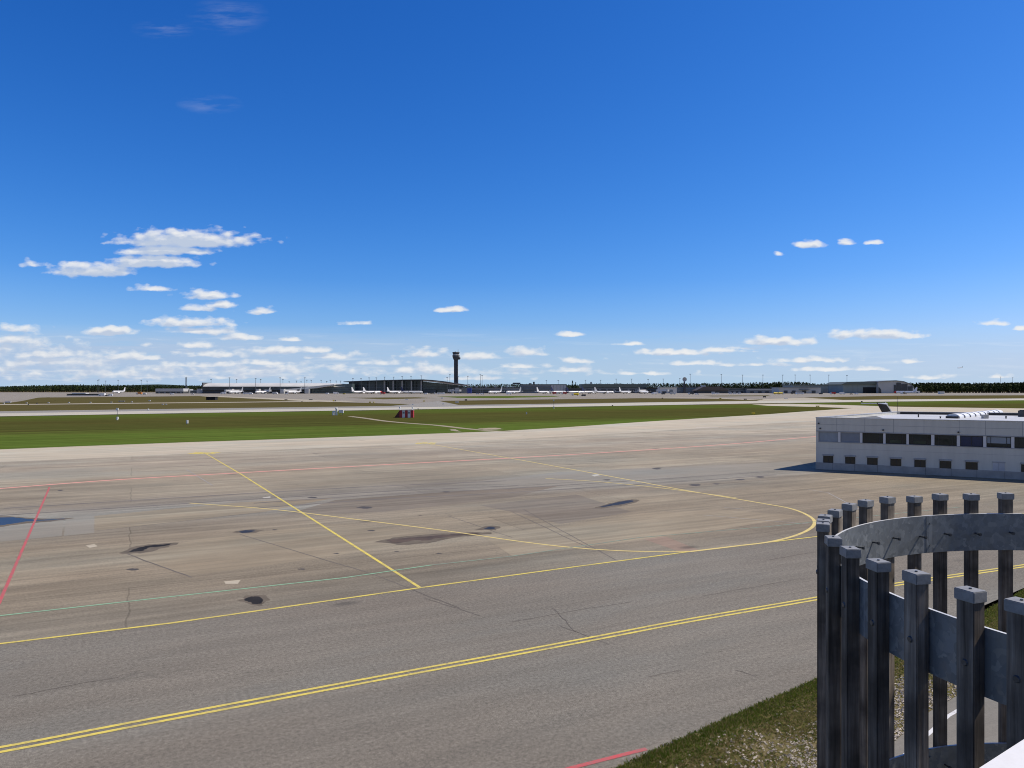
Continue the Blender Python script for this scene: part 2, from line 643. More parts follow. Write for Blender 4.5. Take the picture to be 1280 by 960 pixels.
    vo = node(g, 'ShaderNodeTexVoronoi', feature='SMOOTH_F1')
    vo.inputs['Scale'].default_value = 1.0
    vo.inputs['Smoothness'].default_value = 0.6
    g.links.new(vm('MULTIPLY', Q, (62, 105, 1)), vo.inputs['Vector'])
    lump = math_(g, 'MULTIPLY_ADD', vo.outputs['Distance'], -0.62, 0.30)
    f2 = noise(g, vm('MULTIPLY', P, (22, 60, 1)), 1.0, 4, 0.5)
    d = math_(g, 'ADD', acc, math_(g, 'ADD', lump, math_(g, 'MULTIPLY_ADD', f, 0.85, -0.40)))
    d = math_(g, 'ADD', d, math_(g, 'MULTIPLY_ADD', f2, 0.9, -0.45))
    g.links.new(d, go.inputs[0])

    tc = node(t, 'ShaderNodeTexCoord')
    sp = node(t, 'ShaderNodeSeparateXYZ')
    t.links.new(tc.outputs['Generated'], sp.inputs[0])
    y = math_(t, 'MAXIMUM', sp.outputs[1], 0.02)
    cbv = node(t, 'ShaderNodeCombineXYZ')
    t.links.new(math_(t, 'DIVIDE', sp.outputs[0], y), cbv.inputs[0])
    t.links.new(math_(t, 'DIVIDE', sp.outputs[2], y), cbv.inputs[1])
    P = cbv.outputs[0]

    def dens(vec):
        n = node(t, 'ShaderNodeGroup')
        n.node_tree = g
        t.links.new(vec, n.inputs[0])
        return n.outputs[0]
    d0 = dens(P)
    up = node(t, 'ShaderNodeVectorMath', operation='ADD')
    t.links.new(P, up.inputs[0])
    up.inputs[1].default_value = (0.004, 0.0065, 0)
    d1 = dens(up.outputs[0])
    front = math_(t, 'GREATER_THAN', sp.outputs[1], 0.03)
    alpha = math_(t, 'MULTIPLY', ramp(t, d0, [(0.0, 0.0), (0.16, 0.26), (0.40, 0.76), (0.72, 0.97)]), front)
    shade = ramp(t, d1, [(0.0, 1.0), (0.16, 0.80), (0.50, 0.30)])
    lit = mix(t, shade, CLOUD_DARK, CLOUD_LIT)
    # layered veil of far cloud low down, thicker to the left
    vs_ = node(t, 'ShaderNodeSeparateXYZ')
    t.links.new(P, vs_.inputs[0])
    mpv = node(t, 'ShaderNodeMapping')
    mpv.inputs['Scale'].default_value = (7, 95, 1)
    t.links.new(P, mpv.inputs['Vector'])
    vn = noise(t, mpv.outputs[0], 1.0, 7, 0.62)
    vband = ramp(t, vs_.outputs[1], [(0.0, 0.5), (0.015, 1.0), (0.055, 0.95), (0.085, 0.0)])
    mrv = node(t, 'ShaderNodeMapRange')
    t.links.new(vs_.outputs[0], mrv.inputs['Value'])
    mrv.inputs['From Min'].default_value = -0.45
    mrv.inputs['From Max'].default_value = 0.05
    mrv.inputs['To Min'].default_value = 1.0
    mrv.inputs['To Max'].default_value = 0.30
    vth = math_(t, 'MULTIPLY', math_(t, 'MULTIPLY', vband, mrv.outputs[0]), ramp(t, vn, [(0.24, 0.0), (0.48, 1.0)]))
    veil = math_(t, 'MULTIPLY', math_(t, 'MULTIPLY', vth, 0.92), front)
    vcol = mix(t, ramp(t, vn, [(0.55, 0), (0.78, 1)]), VEIL, CLOUD_LIT)
    # thin high cirrus streaks, top left
    ci = None
    for (cx, cy, hw, hh, rot) in ((285, 20, 54, 26, -0.35), (205, 36, 44, 14, -0.2), (262, 130, 44, 14, -0.15)):
        n1 = node(t, 'ShaderNodeVectorMath', operation='SUBTRACT')
        t.links.new(P, n1.inputs[0])
        n1.inputs[1].default_value = ((cx - 640) / FOC, (HZ - cy) / FOC, 0)
        mp = node(t, 'ShaderNodeMapping')
        mp.inputs['Rotation'].default_value = (0, 0, -rot)
        mp.inputs['Scale'].default_value = (FOC / hw, FOC / hh, 0)
        t.links.new(n1.outputs[0], mp.inputs['Vector'])
        ln = node(t, 'ShaderNodeVectorMath', operation='LENGTH')
        t.links.new(mp.outputs[0], ln.inputs[0])
        d = math_(t, 'SUBTRACT', 1.0, ln.outputs['Value'], clamp=True)
        ci = d if ci is None else math_(t, 'MAXIMUM', ci, d)
    mpc = node(t, 'ShaderNodeMapping')
    mpc.inputs['Rotation'].default_value = (0, 0, 0.35)
    mpc.inputs['Scale'].default_value = (11, 70, 1)
    t.links.new(P, mpc.inputs['Vector'])
    cn = ramp(t, noise(t, mpc.outputs[0], 1.0, 6, 0.6), [(0.45, 0), (0.75, 1)])
    ca = math_(t, 'MULTIPLY', math_(t, 'MULTIPLY', ci, cn), 0.22)
    ca = math_(t, 'MULTIPLY', ca, front)
    # horizon air is paler
    el = math_(t, 'MAXIMUM', sp.outputs[2], 0.0)
    hz = ramp(t, el, [(0.0, HZ_AMT), (0.03, HZ_AMT * .6), (0.08, HZ_AMT * .15), (0.14, 0.0)])
    c = mix(t, hz, hs.outputs[0], HZ_COL)
    c = mix(t, ca, c, CLOUD_LIT)
    c = mix(t, veil, c, vcol)
    c = mix(t, alpha, c, lit)
    # unseen sky: dimmed towards zenith, grey cloud added behind terrace, to cut blue fill
    zen = ramp(t, el, [(0.48, 1.0), (0.75, 0.72), (1.0, 0.55)])
    cz = node(t, 'ShaderNodeCombineColor')
    for i_ in range(3): t.links.new(zen, cz.inputs[i_])
    c = mix(t, 1.0, c, cz.outputs[0], 'MULTIPLY')
    bn = noise(t, tc.outputs['Generated'], 3.2, 6, 0.6)
    back = ramp(t, math_(t, 'MULTIPLY', sp.outputs[1], -1.0), [(0.02, 0.0), (0.35, 1.0)])
    upm = ramp(t, el, [(0.0, 1.0), (0.45, 0.9), (0.8, 0.0)])
    bc = math_(t, 'MULTIPLY', math_(t, 'MULTIPLY', back, upm), ramp(t, bn, [(0.38, 0.0), (0.56, 0.9)]))
    c = mix(t, bc, c, mix(t, ramp(t, bn, [(0.5, 0), (0.7, 1)]), (1.9, 2.0, 2.2), (3.4, 3.4, 3.4)))
    t.links.new(c, bg.inputs['Color'])


VEIL = (3.1, 4.0, 5.4)
SKY_STRENGTH = 0.14
CLOUD_LIT, CLOUD_DARK = (6.1, 6.15, 6.2), (2.7, 3.5, 4.9)
HZ_AMT, HZ_COL = 0.75, (3.0, 4.8, 6.2)
build_world()

sl = bpy.data.lights.new('sun', 'SUN')
sl.energy = 4.6
sl.angle = R(0.53)
sl.color = (1.0, 0.90, 0.77)
so = bpy.data.objects.new('sun', sl)
COL.objects.link(so)
sd = Vector((math.sin(SUN_AZ) * math.cos(SUN_EL), math.cos(SUN_AZ) * math.cos(SUN_EL), math.sin(SUN_EL)))
so.rotation_euler = (-sd).to_track_quat('-Z', 'Y').to_euler()
so.location = (60, 20, 120)

cam = bpy.data.cameras.new('camera')
cam.sensor_width = 36
cam.lens = 36 * FOC / 1280
cam.shift_y = (HZ - 480) / 1280
cam.clip_start = 0.05
cam.clip_end = 60000
co_ = bpy.data.objects.new('camera', cam)
COL.objects.link(co_)
co_.location = (0, 0, CAMH)
co_.rotation_euler = (R(90), 0, 0)
SC.camera = co_
SC.view_settings.view_transform = 'Standard'
SC.view_settings.look = 'None'
SC.view_settings.exposure = 0.0
SC.view_settings.gamma = 1.0
SC.view_settings.use_curve_mapping = False
SC.render.engine = 'CYCLES'
SC.cycles.use_denoising = True
SC.cycles.filter_width = 1.05
SC.cycles.max_bounces = 6
SC.cycles.caustics_reflective = False
SC.cycles.caustics_refractive = False

# =================================================================== GROUND
M_grass = grassmat('airfield_grass', [(150, (.090, .138, .026)), (205, (.092, .132, .026)), (222, (.070, .078, .021)), (285, (.076, .076, .022)), (315, (.078, .106, .021)), (380, (.086, .124, .025))], (.085, .075, .022))
M_grass_olive = grassmat('dry_airfield_grass', [(150, (.100, .088, .036)), (380, (.100, .086, .036))], (.075, .078, .028))
M_mid = paving('apron_asphalt', [(28, (.190, .168, .138)), (40, (.200, .177, .143)), (44, (.220, .186, .142)), (58, (.240, .204, .154)),
                                 (66, (.215, .186, .148)), (69, (.232, .220, .195)), (75, (.226, .212, .186)), (78, (.210, .190, .162)), (84, (.270, .236, .184)),
                                 (98, (.285, .246, .190)), (118, (.30, .262, .212)), (140, (.35, .31, .25))], 28, 140, grain=.26, brick=.06, cracks=.22)
M_near = paving('taxilane_asphalt', [(0, (.163, .149, .130)), (20, (.177, .161, .140)), (40, (.180, .164, .143))], 0, 60, grain=.38, streak=.10, blotch=.11, cracks=.22)
M_pale = paving('pale_concrete', [(80, (.42, .375, .305)), (200, (.46, .41, .33))], 80, 300, grain=.05, streak=.14, blotch=.1)
M_rw_dark = paving('runway_asphalt', [(0, (.23, .22, .21)), (600, (.26, .25, .235))], 0, 900, grain=.05, streak=.15, blotch=.1)
M_rw_pale = paving('runway_concrete', [(0, (.46, .44, .40)), (600, (.44, .41, .35))], 0, 900, grain=.05, streak=.1, blotch=.08)
M_far = paving('terminal_apron_concrete', [(0, (.235, .21, .182)), (900, (.25, .225, .195))], 0, 1400, grain=.05, streak=.3, blotch=.2)
M_farpale = paving('far_taxiway_concrete', [(0, (.36, .325, .26)), (900, (.38, .34, .27))], 0, 1400, grain=.05, streak=.15, blotch=.1)

S = 45000
g = MB().poly([(-S, -3000, 0), (S, -3000, 0), (S, S, 0), (-S, S, 0)]).build('ground', M_grass_olive, fix=False)
tag(g, kind='structure')

# far terminal apron and taxiways (each sheet a little above the last)
pxsheet('terminal_apron', [(-260, 503.6), (15, 503), (60, 496.8), (160, 496), (250, 495), (320, 498.6), (390, 501.5), (440, 503.2), (520, 505.4),
                           (545, 501.2), (640, 499.8), (800, 497.8), (960, 499.0), (1000, 497.0), (1120, 494.6), (1420, 493.6), (1420, 490.2), (-260, 490.2)], 0.03, M_far)
pxsheet('grass_verge', [(18, 503.2), (48, 497), (62, 496.6), (70, 500.5), (60, 503.2)], 0.05, M_grass_olive)
pxsheet('grass_verge', [(546, 495.6), (600, 495.2), (690, 494.8), (700, 496.0), (640, 497.6), (572, 497.4)], 0.05, M_grass)
pxsheet('grass_verge', [(432, 497.2), (520, 496.6), (545, 497.6), (480, 499.2)], 0.05, M_grass_olive)
pxsheet('grass_verge', [(880, 494.6), (960, 494.2), (965, 495.2), (890, 495.6)], 0.05, M_grass_olive)
strip('far_taxiway', [(-260, 507.2), (0, 505.8), (160, 504.2), (320, 502.6), (440, 501.2)], 26, 0.06, M_farpale)
strip('far_taxiway', [(262, 495.3), (320, 497.6), (380, 500.4), (430, 502.4)], 24, 0.07, M_farpale)
strip('far_taxiway', [(640, 496.6), (700, 496.2), (800, 496.4), (880, 497.6), (950, 500.0)], 16, 0.065, M_farpale)
strip('far_taxiway', [(480, 495.2), (600, 494.4), (760, 494.0), (940, 493.6), (1420, 492.6)], 10, 0.062, M_farpale)
strip('service_road', [(1000, 494.6), (1120, 494.0), (1300, 493.4), (1420, 493.0)], 14, 0.064, M_rw_dark)

# runway
rw_up = [(-260, 518.6), (0, 514.3), (160, 512.0), (320, 509.9), (480, 507.7), (640, 505.5), (800, 503.2), (960, 501.0), (1120, 499.3), (1420, 496.9)]
rw_lo = [(-260, 525.6), (0, 520.7), (160, 517.9), (320, 515.2), (480, 512.6), (640, 509.8), (800, 507.0), (960, 504.2), (1120, 502.0), (1420, 499.0)]
pxsheet('runway', rw_lo + rw_up[::-1], 0.08, M_rw_dark)
rw_mid = [(a, b * .42 + c * .58) for (a, b), (_, c) in zip(rw_lo, rw_up)]
rw_mid = [(a, b) if a < 700 else (a, c) for (a, b), (_, c) in zip(rw_mid, [(x, y + .25) for x, y in rw_up])]
pxsheet('runway_shoulder', rw_lo + rw_mid[::-1], 0.11, M_rw_pale)
pxsheet('runway_turnoff', [(486, 507.9), (520, 504.8), (548, 501.2), (574, 506.6), (600, 506.4), (560, 508.0)], 0.10, M_rw_dark)
pxsheet('runway_turnoff', [(940, 502.6), (955, 499.0), (1005, 497.2), (1060, 500.4)], 0.10, M_farpale)

# grass between apron and runway
ap_edge = [(-260, 571), (0, 561.8), (80, 558.6), (160, 555.6), (240, 552.6), (320, 550.0), (400, 547.2), (480, 544.4), (560, 541.4), (620, 539.2), (700, 534.6),
           (800, 527.6), (880, 522.6), (960, 517.8), (1010, 514.0), (1066, 510.2)]
gr_top = [(1066, 510.2), (1020, 508.6), (960, 507.2), (940, 505.6)]
pxsheet('grass', ap_edge + gr_top[1:] + [(800, 507.1), (640, 509.9), (480, 512.7), (320, 515.3), (160, 518.0), (0, 520.8), (-260, 525.7)], 0.013, M_grass)
pxsheet('grass_verge', [(984, 504.6), (1040, 503.2), (1120, 502.0), (1420, 499.0), (1420, 512.2), (1280, 510.4), (1120, 508.2), (1060, 506.2)], 0.05, M_grass)

# the near apron: pale edge, mid apron, near taxilane
pale_lo = [(-260, 592), (0, 577.6), (160, 570.6), (320, 563.6), (480, 556.6), (640, 549.2), (800, 540.5), (960, 529.5), (1100, 521), (1420, 519)]
pxsheet('apron_edge', pale_lo + [(1420, 512.2), (1280, 510.6), (1120, 508.4), (1060, 506.4), (984, 504.7), (940, 505.6), (960, 507.2), (1020, 508.6), (1066, 510.2)]
        + ap_edge[::-1][1:], 0.010, M_pale)
near_line = [(-200, 832), (0, 805), (215, 779), (525, 735), (860, 690), (960, 677), (1020, 671), (1300, 640.5)]
mid = [G(*p) for p in near_line]
u = Vector((math.cos(UA), math.sin(UA)))
sheet('apron', mid + [(220, 160)] + [G(*p) for p in pale_lo[::-1]], 0.008, M_mid)
grass_edge = [(560, 1100), (770, 960), (900, 902), (1020, 850), (1230, 765), (1290, 733), (1420, 690)]
sheet('taxilane', [(-75, 12), (-60, 6)] + [(-6, 9)] + [G(*p) for p in grass_edge] + [(95, 92), (220, 160)] + mid[::-1] + [(-110, 30)], 0.004, M_near)

# lighter and darker pavement patches
P_grey = paving('grey_patch', [(0, (.25, .23, .20)), (100, (.25, .23, .20))], 0, 200, grain=.08, streak=.1, blotch=.12)
P_tan = paving('tan_patch', [(0, (.255, .215, .160)), (100, (.255, .215, .160))], 0, 200, grain=.08, streak=.2, blotch=.2)
P_dark = paving('dark_patch', [(0, (.185, .160, .132)), (100, (.185, .160, .132))], 0, 200, grain=.08, streak=.2, blotch=.2)
P_red = paving('reddish_patch', [(0, (.23, .172, .138)), (100, (.23, .172, .138))], 0, 200, grain=.08, streak=.2, blotch=.2)
PZ = .0085
for nm, px, mt in (
        ('pavement_patch', [(-30, 657), (80, 650), (77, 670), (-30, 680)], P_grey),
        ('pavement_patch', [(82, 649), (117, 645), (118, 666), (80, 670)], P_grey),
        ('pavement_patch', [(158, 692), (200, 683), (300, 668), (420, 655), (560, 668), (420, 695), (235, 720)], P_tan),
        ('pavement_patch', [(118, 645), (300, 628), (420, 622), (330, 640), (118, 664)], P_tan),
        ('pavement_patch', [(600, 632), (720, 618), (790, 640), (700, 655), (650, 642)], P_dark),
        ('pavement_patch', [(765, 660), (800, 658), (875, 688), (850, 690)], P_red),
        ('pavement_patch', [(420, 625), (560, 615), (700, 607), (640, 622), (480, 640), (350, 645)], P_dark),
        ('pavement_patch', [(560, 606), (700, 590), (1000, 577), (1010, 585), (800, 598), (690, 604)], P_grey),
        ('pavement_patch', [(600, 668), (700, 658), (800, 642), (900, 637), (1004, 645), (900, 662), (640, 695)], P_tan),
        ('pavement_patch', [(280, 727), (301, 725), (297, 730), (282, 730)], M_pale),
        ('pavement_patch', [(107, 682), (118, 680), (122, 683), (112, 685)], M_pale),
        ('pavement_patch', [(328, 622), (338, 620.5), (338, 623), (331, 623.5)], M_rw_pale),
        ('pavement_patch', [(739, 594), (747, 592.6), (750, 594), (743, 595.6)], M_rw_pale)):
    PZ += .0002
    pxsheet(nm, px, PZ, mt)

# painted lines
Yl = paint('yellow_paint', (.74, .60, .12), wear=.42)
Ylw = paint('worn_yellow_paint', (.70, .56, .20), wear=.38)
Rd = paint('red_paint', (.58, .095, .10), wear=.46)
Rdw = paint('worn_red_paint', (.82, .36, .29), (.40, .29, .22), wear=.30)
Gn = paint('green_paint', (.26, .47, .29), wear=.40)
Wh = paint('white_paint', (.72, .72, .70), wear=.36)
Whw = paint('worn_white_paint', (.42, .40, .36), wear=.5)
Tar = pbr('tar_seam', (.135, .118, .098), .9, var=.3, scale=.6)
LZ = 0.0155
strip('yellow_line', [(256, 566.4), (300, 592), (380, 642.5), (450, 687), (526, 735.4)], .2, LZ, Yl, False)
strip('yellow_line', [(237, 629), (340, 636.8), (450, 650), (560, 664), (650, 677), (720, 685), (790, 689.2), (862, 689.4)], .22, LZ + .0008, Ylw)
strip('yellow_line', [(-60, 813), (0, 805), (215, 779), (525, 735), (700, 711.2), (860, 690), (1020, 671), (1290, 641)], .19, LZ + .0012, Yl, False)
strip('yellow_line', [(862, 689.8), (920, 682.8), (965, 677), (1000, 667.5), (1017, 657), (1014, 647), (990, 636.4), (950, 628.8), (850, 611.8), (760, 595), (640, 573.2), (530, 553.8)], .28, LZ + .0016, Ylw)
strip('yellow_line', [(682, 598.2), (740, 601.6), (800, 607.2), (850, 613), (920, 622.5)], .26, LZ + .002, Ylw)
strip('double_yellow_line', [(-160, 963), (0, 937.5), (160, 907), (320, 877), (480, 847), (640, 817.5), (760, 795), (860, 776), (1020, 748.5), (1118, 731), (1290, 706)], .165, LZ, Yl, True, (-.18, .18))
strip('red_line', [(-160, 623), (0, 610.8), (150, 599.6), (320, 590), (480, 581), (640, 572.6), (800, 563), (920, 554.5), (1016, 546), (1100, 539)], .55, LZ + .0024, Rdw)
strip('red_line', [(62, 609), (32, 678), (-2, 756)], .17, LZ, Rd, False)
strip('red_line', [(560, 1004), (700, 964), (808, 936.5)], .17, LZ, Rd, False)
strip('green_line', [(-120, 786), (0, 770), (215, 746), (430, 722.5), (540, 706.5)], .16, LZ + .0028, Gn, False)
strip('green_line', [(540, 706.5), (640, 695.5), (800, 672), (960, 658.5), (1200, 634)], .15, LZ + .0028, paint('faded_green_paint', (.25, .38, .26), wear=.52), False)
strip('white_line', [(233, 587), (266, 607)], .14, LZ, Whw, False)
strip('white_line', [(905, 634.5), (930, 636.6)], .14, LZ, Whw, False)
strip('white_line', [(880, 644), (960, 651), (1010, 655)], .12, LZ, Whw, False)
strip('white_line', [(1010, 612), (1035, 616), (1080, 640)], .14, LZ, Whw, False)
strip('white_line', [(870, 534.4), (897, 534.6)], .5, LZ, Wh, False)
# stand numbers at the far end of two lead-in lines, foreshortened beyond reading
for cx, cy, s in ((243.5, 566.4, 1.0), (252, 566.6, 1.0), (265, 566.4, 1.2), (523, 554.2, .8), (530, 553.8, .8), (540, 554.0, 1.0)):
    p = G(cx, cy)
    q = MB()
    w_ = .62 * s
    q.poly([(p[0] - w_, p[1] - 1.6, LZ + .0034), (p[0] - w_ * .2, p[1] - 1.6, LZ + .0034), (p[0] + w_ * .2, p[1] + 1.6, LZ + .0034), (p[0] - w_ * .7, p[1] + 1.6, LZ + .0034)])
    q.poly([(p[0] + w_ * .1, p[1] - 1.5, LZ + .0034), (p[0] + w_, p[1] - 1.5, LZ + .0034), (p[0] + w_ * 1.3, p[1] + 1.4, LZ + .0034), (p[0] + w_ * .5, p[1] + 1.5, LZ + .0034)])
    o = q.build('stand_number', Yl, fix=False)
    tag(o, kind='structure')

# tar seams and cracks
def wander(a, b, n, jit):
    A, B = Vector(G(*a)), Vector(G(*b))
    d = (B - A)
    nrm = Vector((-d.y, d.x)).normalized()
    out = []
    off = 0
    for i in range(n + 1):
        off = off * .7 + random.uniform(-jit, jit)
        out.append(tuple(A + d * (i / n) + nrm * off))
    return out


for a, b, w in (((300, 668), (455, 714), .09), ((455, 714), (575, 760), .07), ((158, 692), (240, 722), .12), ((560, 645), (640, 672), .09), ((640, 640), (735, 685), .1),
                ((655, 637), (770, 700), .1), ((690, 760), (720, 790), .06), ((700, 782), (760, 806), .06), ((0, 739), (170, 714), .06), ((0, 632), (160, 622), .12),
                ((118, 664), (330, 640), .12), ((640, 633), (720, 628), .1), ((640, 777), (790, 752), .07), ((530, 748), (600, 770), .06), 
                ((880, 745), (1010, 722), .06), ((20, 870), (150, 846), .06), ((960, 700), (1020, 690), .06), ((810, 846), (850, 838), .07), ((920, 838), (945, 846), .06)):
    strip('tar_seam', wander(a, b, 14, .04), w * (.85 if a[1] < 735 else .5), .0126, Tar, False, ground=True)

# puddles, tar repairs and damp stains
Wt = watermat('standing_water', col=(.02, .02, .02), rough=0.3)
Wt2 = watermat('shallow_water', (.03, .028, .026), .5)
Damp = pbr('damp_asphalt', (.085, .058, .038), .8, var=.4, scale=.8)
TarP = pbr('tar_repair', (.024, .022, .02), .8, var=.4, scale=1.0, spec=.15)
Wet = pbr('wet_edge_asphalt', (.15, .128, .10), .95, var=.25, scale=1.5, spec=.1)
Oil = pbr('oil_stain', (.075, .066, .058), .8, var=.3, scale=1.0)
blob('puddle', [(-30, 648), (10, 646.6), (32, 648.4), (50, 650), (82, 648.2), (60, 650.6), (34, 652), (12, 655), (-4, 657.5), (-30, 659)], .0132, Wt)
blob('puddle', [(748, 634), (758, 631.5), (770, 628.4), (786, 625.6), (792, 626.6), (780, 630), (765, 632.2), (755, 633.8)], .0132, Wt2, .05)
blob('puddle', [(604, 661.4), (612, 658.6), (619, 659.6), (616, 661.6)], .0132, Wt2, .03)
blob('puddle', [(298, 664.8), (308, 663), (320, 663.6), (312, 665.6), (302, 666.2)], .0132, Wt2, .05)
blob('damp_stain', [(484, 675.5), (500, 673), (530, 671), (560, 668.6), (590, 666.6), (598, 667.2), (570, 670), (545, 673.4), (534, 676), (520, 675.2), (505, 678), (492, 679)], .0132, Damp, .12)
blob('tar_repair', [(305, 750), (312, 746.6), (324, 746), (329, 750.5), (326, 754.6), (318, 755), (310, 752.5)], .0132, TarP, .06)
blob('tar_repair', [(161, 690.5), (172, 685), (188, 682), (200, 681.2), (214, 679.6), (205, 683), (188, 684.5), (178, 688.5)], .0132, TarP, .1)
for px_ in ([(-30, 647), (12, 645.6), (60, 648.6), (92, 647.6), (64, 652), (36, 654), (14, 657), (-30, 661)],
            [(742, 635), (757, 630.5), (772, 626.8), (790, 624.6), (800, 626), (782, 631.4), (764, 634), (752, 635.6)],
            [(594, 662.2), (612, 657.4), (624, 659.2), (616, 663)], [(290, 665.4), (308, 662), (328, 663.2), (312, 667)],
            [(470, 677.5), (500, 671), (560, 666.6), (604, 665.4), (612, 667), (570, 672), (540, 678), (505, 681)],
            [(148, 692), (172, 683), (205, 679.4), (224, 678.8), (205, 685), (180, 691)], [(298, 751), (312, 744.4), (332, 745), (335, 752), (322, 757)]):
    blob('damp_edge', px_, .0128, Wet, .14)
for cx, cy, a in ((455, 634.6, 10), (390, 622, 6), (557, 615, 5), (464, 663.4, 5), (420, 692, 4), (548, 692, 4), (343, 662.4, 3), (377, 711.6, 5), (495, 689.4, 3),
                  (75, 613, 4), (165, 712, 8), (820, 586, 6), (925, 599.5, 6), (950, 596.4, 6), (868, 606.4, 8), (895, 605, 5), (758, 600, 5), (525, 644.6, 2)):
    blob('oil_stain', [(cx - a, cy), (cx - a * .3, cy - a * .14), (cx + a * .7, cy - a * .12), (cx + a, cy + a * .02), (cx + a * .2, cy + a * .15)], .0136, Oil, .06)
strip('tyre_mark', [(0, 640), (160, 630), (320, 620), (480, 611), (640, 604)], .5, .0122, pbr('tyre_rubber_mark', (.165, .147, .122), .9, var=.25, scale=.2), True, (-2.2, 2.2))
strip('tyre_mark', [(320, 632), (480, 621), (640, 613), (800, 603), (960, 592)], .45, .0122, MATS['tyre_rubber_mark'], True, (-1.5, 1.5))

# dirt track through the grass and bare gravel spots
M_track = paving('dirt_track', [(0, (.30, .26, .19)), (300, (.30, .26, .19))], 0, 400, grain=.05, streak=.2, blotch=.25)
strip('path', [(438, 520.6), (455, 522.6), (480, 526.2), (510, 529.0), (545, 531.6), (580, 535.6), (612, 538.4), (640, 539.4)], 2.4, .025, M_track)
blob('gravel_spot', [(560, 536.6), (570, 537.0), (575, 539.4), (566, 538.6)], .026, M_track, .5)
blob('gravel_spot', [(598, 535.6), (620, 534.8), (628, 536.4), (606, 537.2)], .026, M_track, .8)

# near verge by the camera: soil, service path, white edge line
def verge_mat():
    m, t, b = nt('stony_verge_soil')
    co = objco(t)
    f = noise(t, co, 0.55, 6, 0.65)
    f2 = noise(t, co, 5.0, 5, 0.7)
    k = math_(t, 'MULTIPLY_ADD', f, 0.5, math_(t, 'MULTIPLY', f2, 0.5))
    c = ramp(t, k, [(0.35, (.075, .082, .02)), (0.5, (.15, .125, .05)), (0.66, (.26, .215, .13))])
    t.links.new(c, b.inputs['Base Color'])
    b.inputs['Roughness'].default_value = 1
    b.inputs['Specular IOR Level'].default_value = .1
    bump(t, b, f2, .6, .05)
    return m


ge = [G(*p) for p in grass_edge]
path_edge = [(9.6 - .82 * 14, 20.9 - .573 * 14), (9.6, 20.9), (14.2, 25.15), (20.5, 29.9), (33, 38.5), (70, 62)]
sheet('verge', ge + [(95, 92)] + path_edge[::-1], 0.006, verge_mat())
M_path = paving('service_path_asphalt', [(0, (.20, .19, .175)), (60, (.20, .19, .175))], 0, 60, grain=.12, streak=.08, blotch=.08)
sheet('service_path', path_edge + [(120, 60), (120, -20), (4.5, 5)], 0.0025, M_path)
pe = [Vector(p) for p in path_edge]
strip('white_line', [(p.x + .72 * .55, p.y - .69 * .55) for p in pe], .13, .008, Wh, False, ground=True)


# =================================================================== VERGE COVER
def inside(p, poly):
    c = False
    j = len(poly) - 1
    for i in range(len(poly)):
        if (poly[i][1] > p[1]) != (poly[j][1] > p[1]) and p[0] < (poly[j][0] - poly[i][0]) * (p[1] - poly[i][1]) / (poly[j][1] - poly[i][1]) + poly[i][0]:
            c = not c
        j = i
    return c


vp = ge[:-1] + [(33, 38.5), (20.5, 29.9), (14.2, 25.15), (9.6, 20.9), (5, 16.5)]


def dist_line(p, pts):
    best = 1e9
    for a, b in zip(pts[:-1], pts[1:]):
        ax, ay = a
        dx, dy = b[0] - ax, b[1] - ay
        s = max(0, min(1, ((p[0] - ax) * dx + (p[1] - ay) * dy) / (dx * dx + dy * dy)))
        best = min(best, math.hypot(p[0] - ax - s * dx, p[1] - ay - s * dy))
    return best


def vnoise(x, y):
    return .5 + .25 * math.sin(x * 1.7 + 1.3 * math.sin(y * 1.1)) + .25 * math.sin(y * 2.3 + 1.7 * math.sin(x * 1.9 + .5))


rg = random.Random(3)
gb, sb = MB(), MB()
n = 0
while n < 60000:
    x, y = rg.uniform(2, 31), rg.uniform(16, 41)
    if not inside((x, y), vp): continue
    n += 1
    de, dp = dist_line((x, y), ge), dist_line((x, y), path_edge)
    gp = max(0, 1 - de / 1.8) * 1.1 + .62 * vnoise(x * .8, y * .8) + (.45 if y > 30 else 0) - .45 * max(0, 1 - dp / 1.6)
    if rg.random() < gp:
        h = rg.uniform(.03, .10) * (1.2 if de < .5 else .7)
        for k in range(3):
            a = rg.uniform(0, 6.28)
            lx, ly = rg.uniform(-.07, .07), rg.uniform(-.07, .07)
            w = rg.uniform(.012, .028)
            ox, oy = x + rg.uniform(-.06, .06), y + rg.uniform(-.06, .06)
            gb.poly([(ox - w * math.cos(a), oy - w * math.sin(a), .02), (ox + w * math.cos(a), oy + w * math.sin(a), .02), (ox + lx, oy + ly, .02 + h)], 0 if rg.random() < (.72 if de < 1 else .34) else 1)
    elif rg.random() < (.20 + .7 * max(0, 1 - dp / 2.4) * vnoise(x * 1.3 + 4, y * 1.3)) * (1 if de > .5 else .15):
        r = rg.uniform(.02, .055) * (1.3 if rg.random() < .1 else 1)
        vs = []
        for (ax, ay, az) in ((1, 0, 0), (-.5, .87, 0), (-.5, -.87, 0), (0, 0, 1), (.5, .6, .55), (-.8, .1, .5), (.4, -.7, .5)):
            k = r * rg.uniform(.7, 1.25)
            vs.append((x + ax * k, y + ay * k, .015 + max(0, az) * k * .8))
        sb._add(vs, [(0, 4, 6), (4, 3, 6), (4, 1, 5), (4, 5, 3), (5, 2, 6), (5, 6, 3), (0, 1, 4), (1, 2, 5), (2, 0, 6)], 0 if rg.random() < .6 else 1)
tag(gb.build('grass_tufts', [blademat('grass_blades', (.085, .13, .015), (.15, .18, .03)), blademat('dry_grass_blades', (.20, .165, .06), (.29, .24, .10))], fix=False), kind='stuff')
tag(sb.build('gravel', [pbr('pale_stone', (.60, .53, .42), .9, var=.25, scale=3), pbr('grey_stone', (.33, .285, .225), .9, var=.3, scale=3)]), kind='stuff')

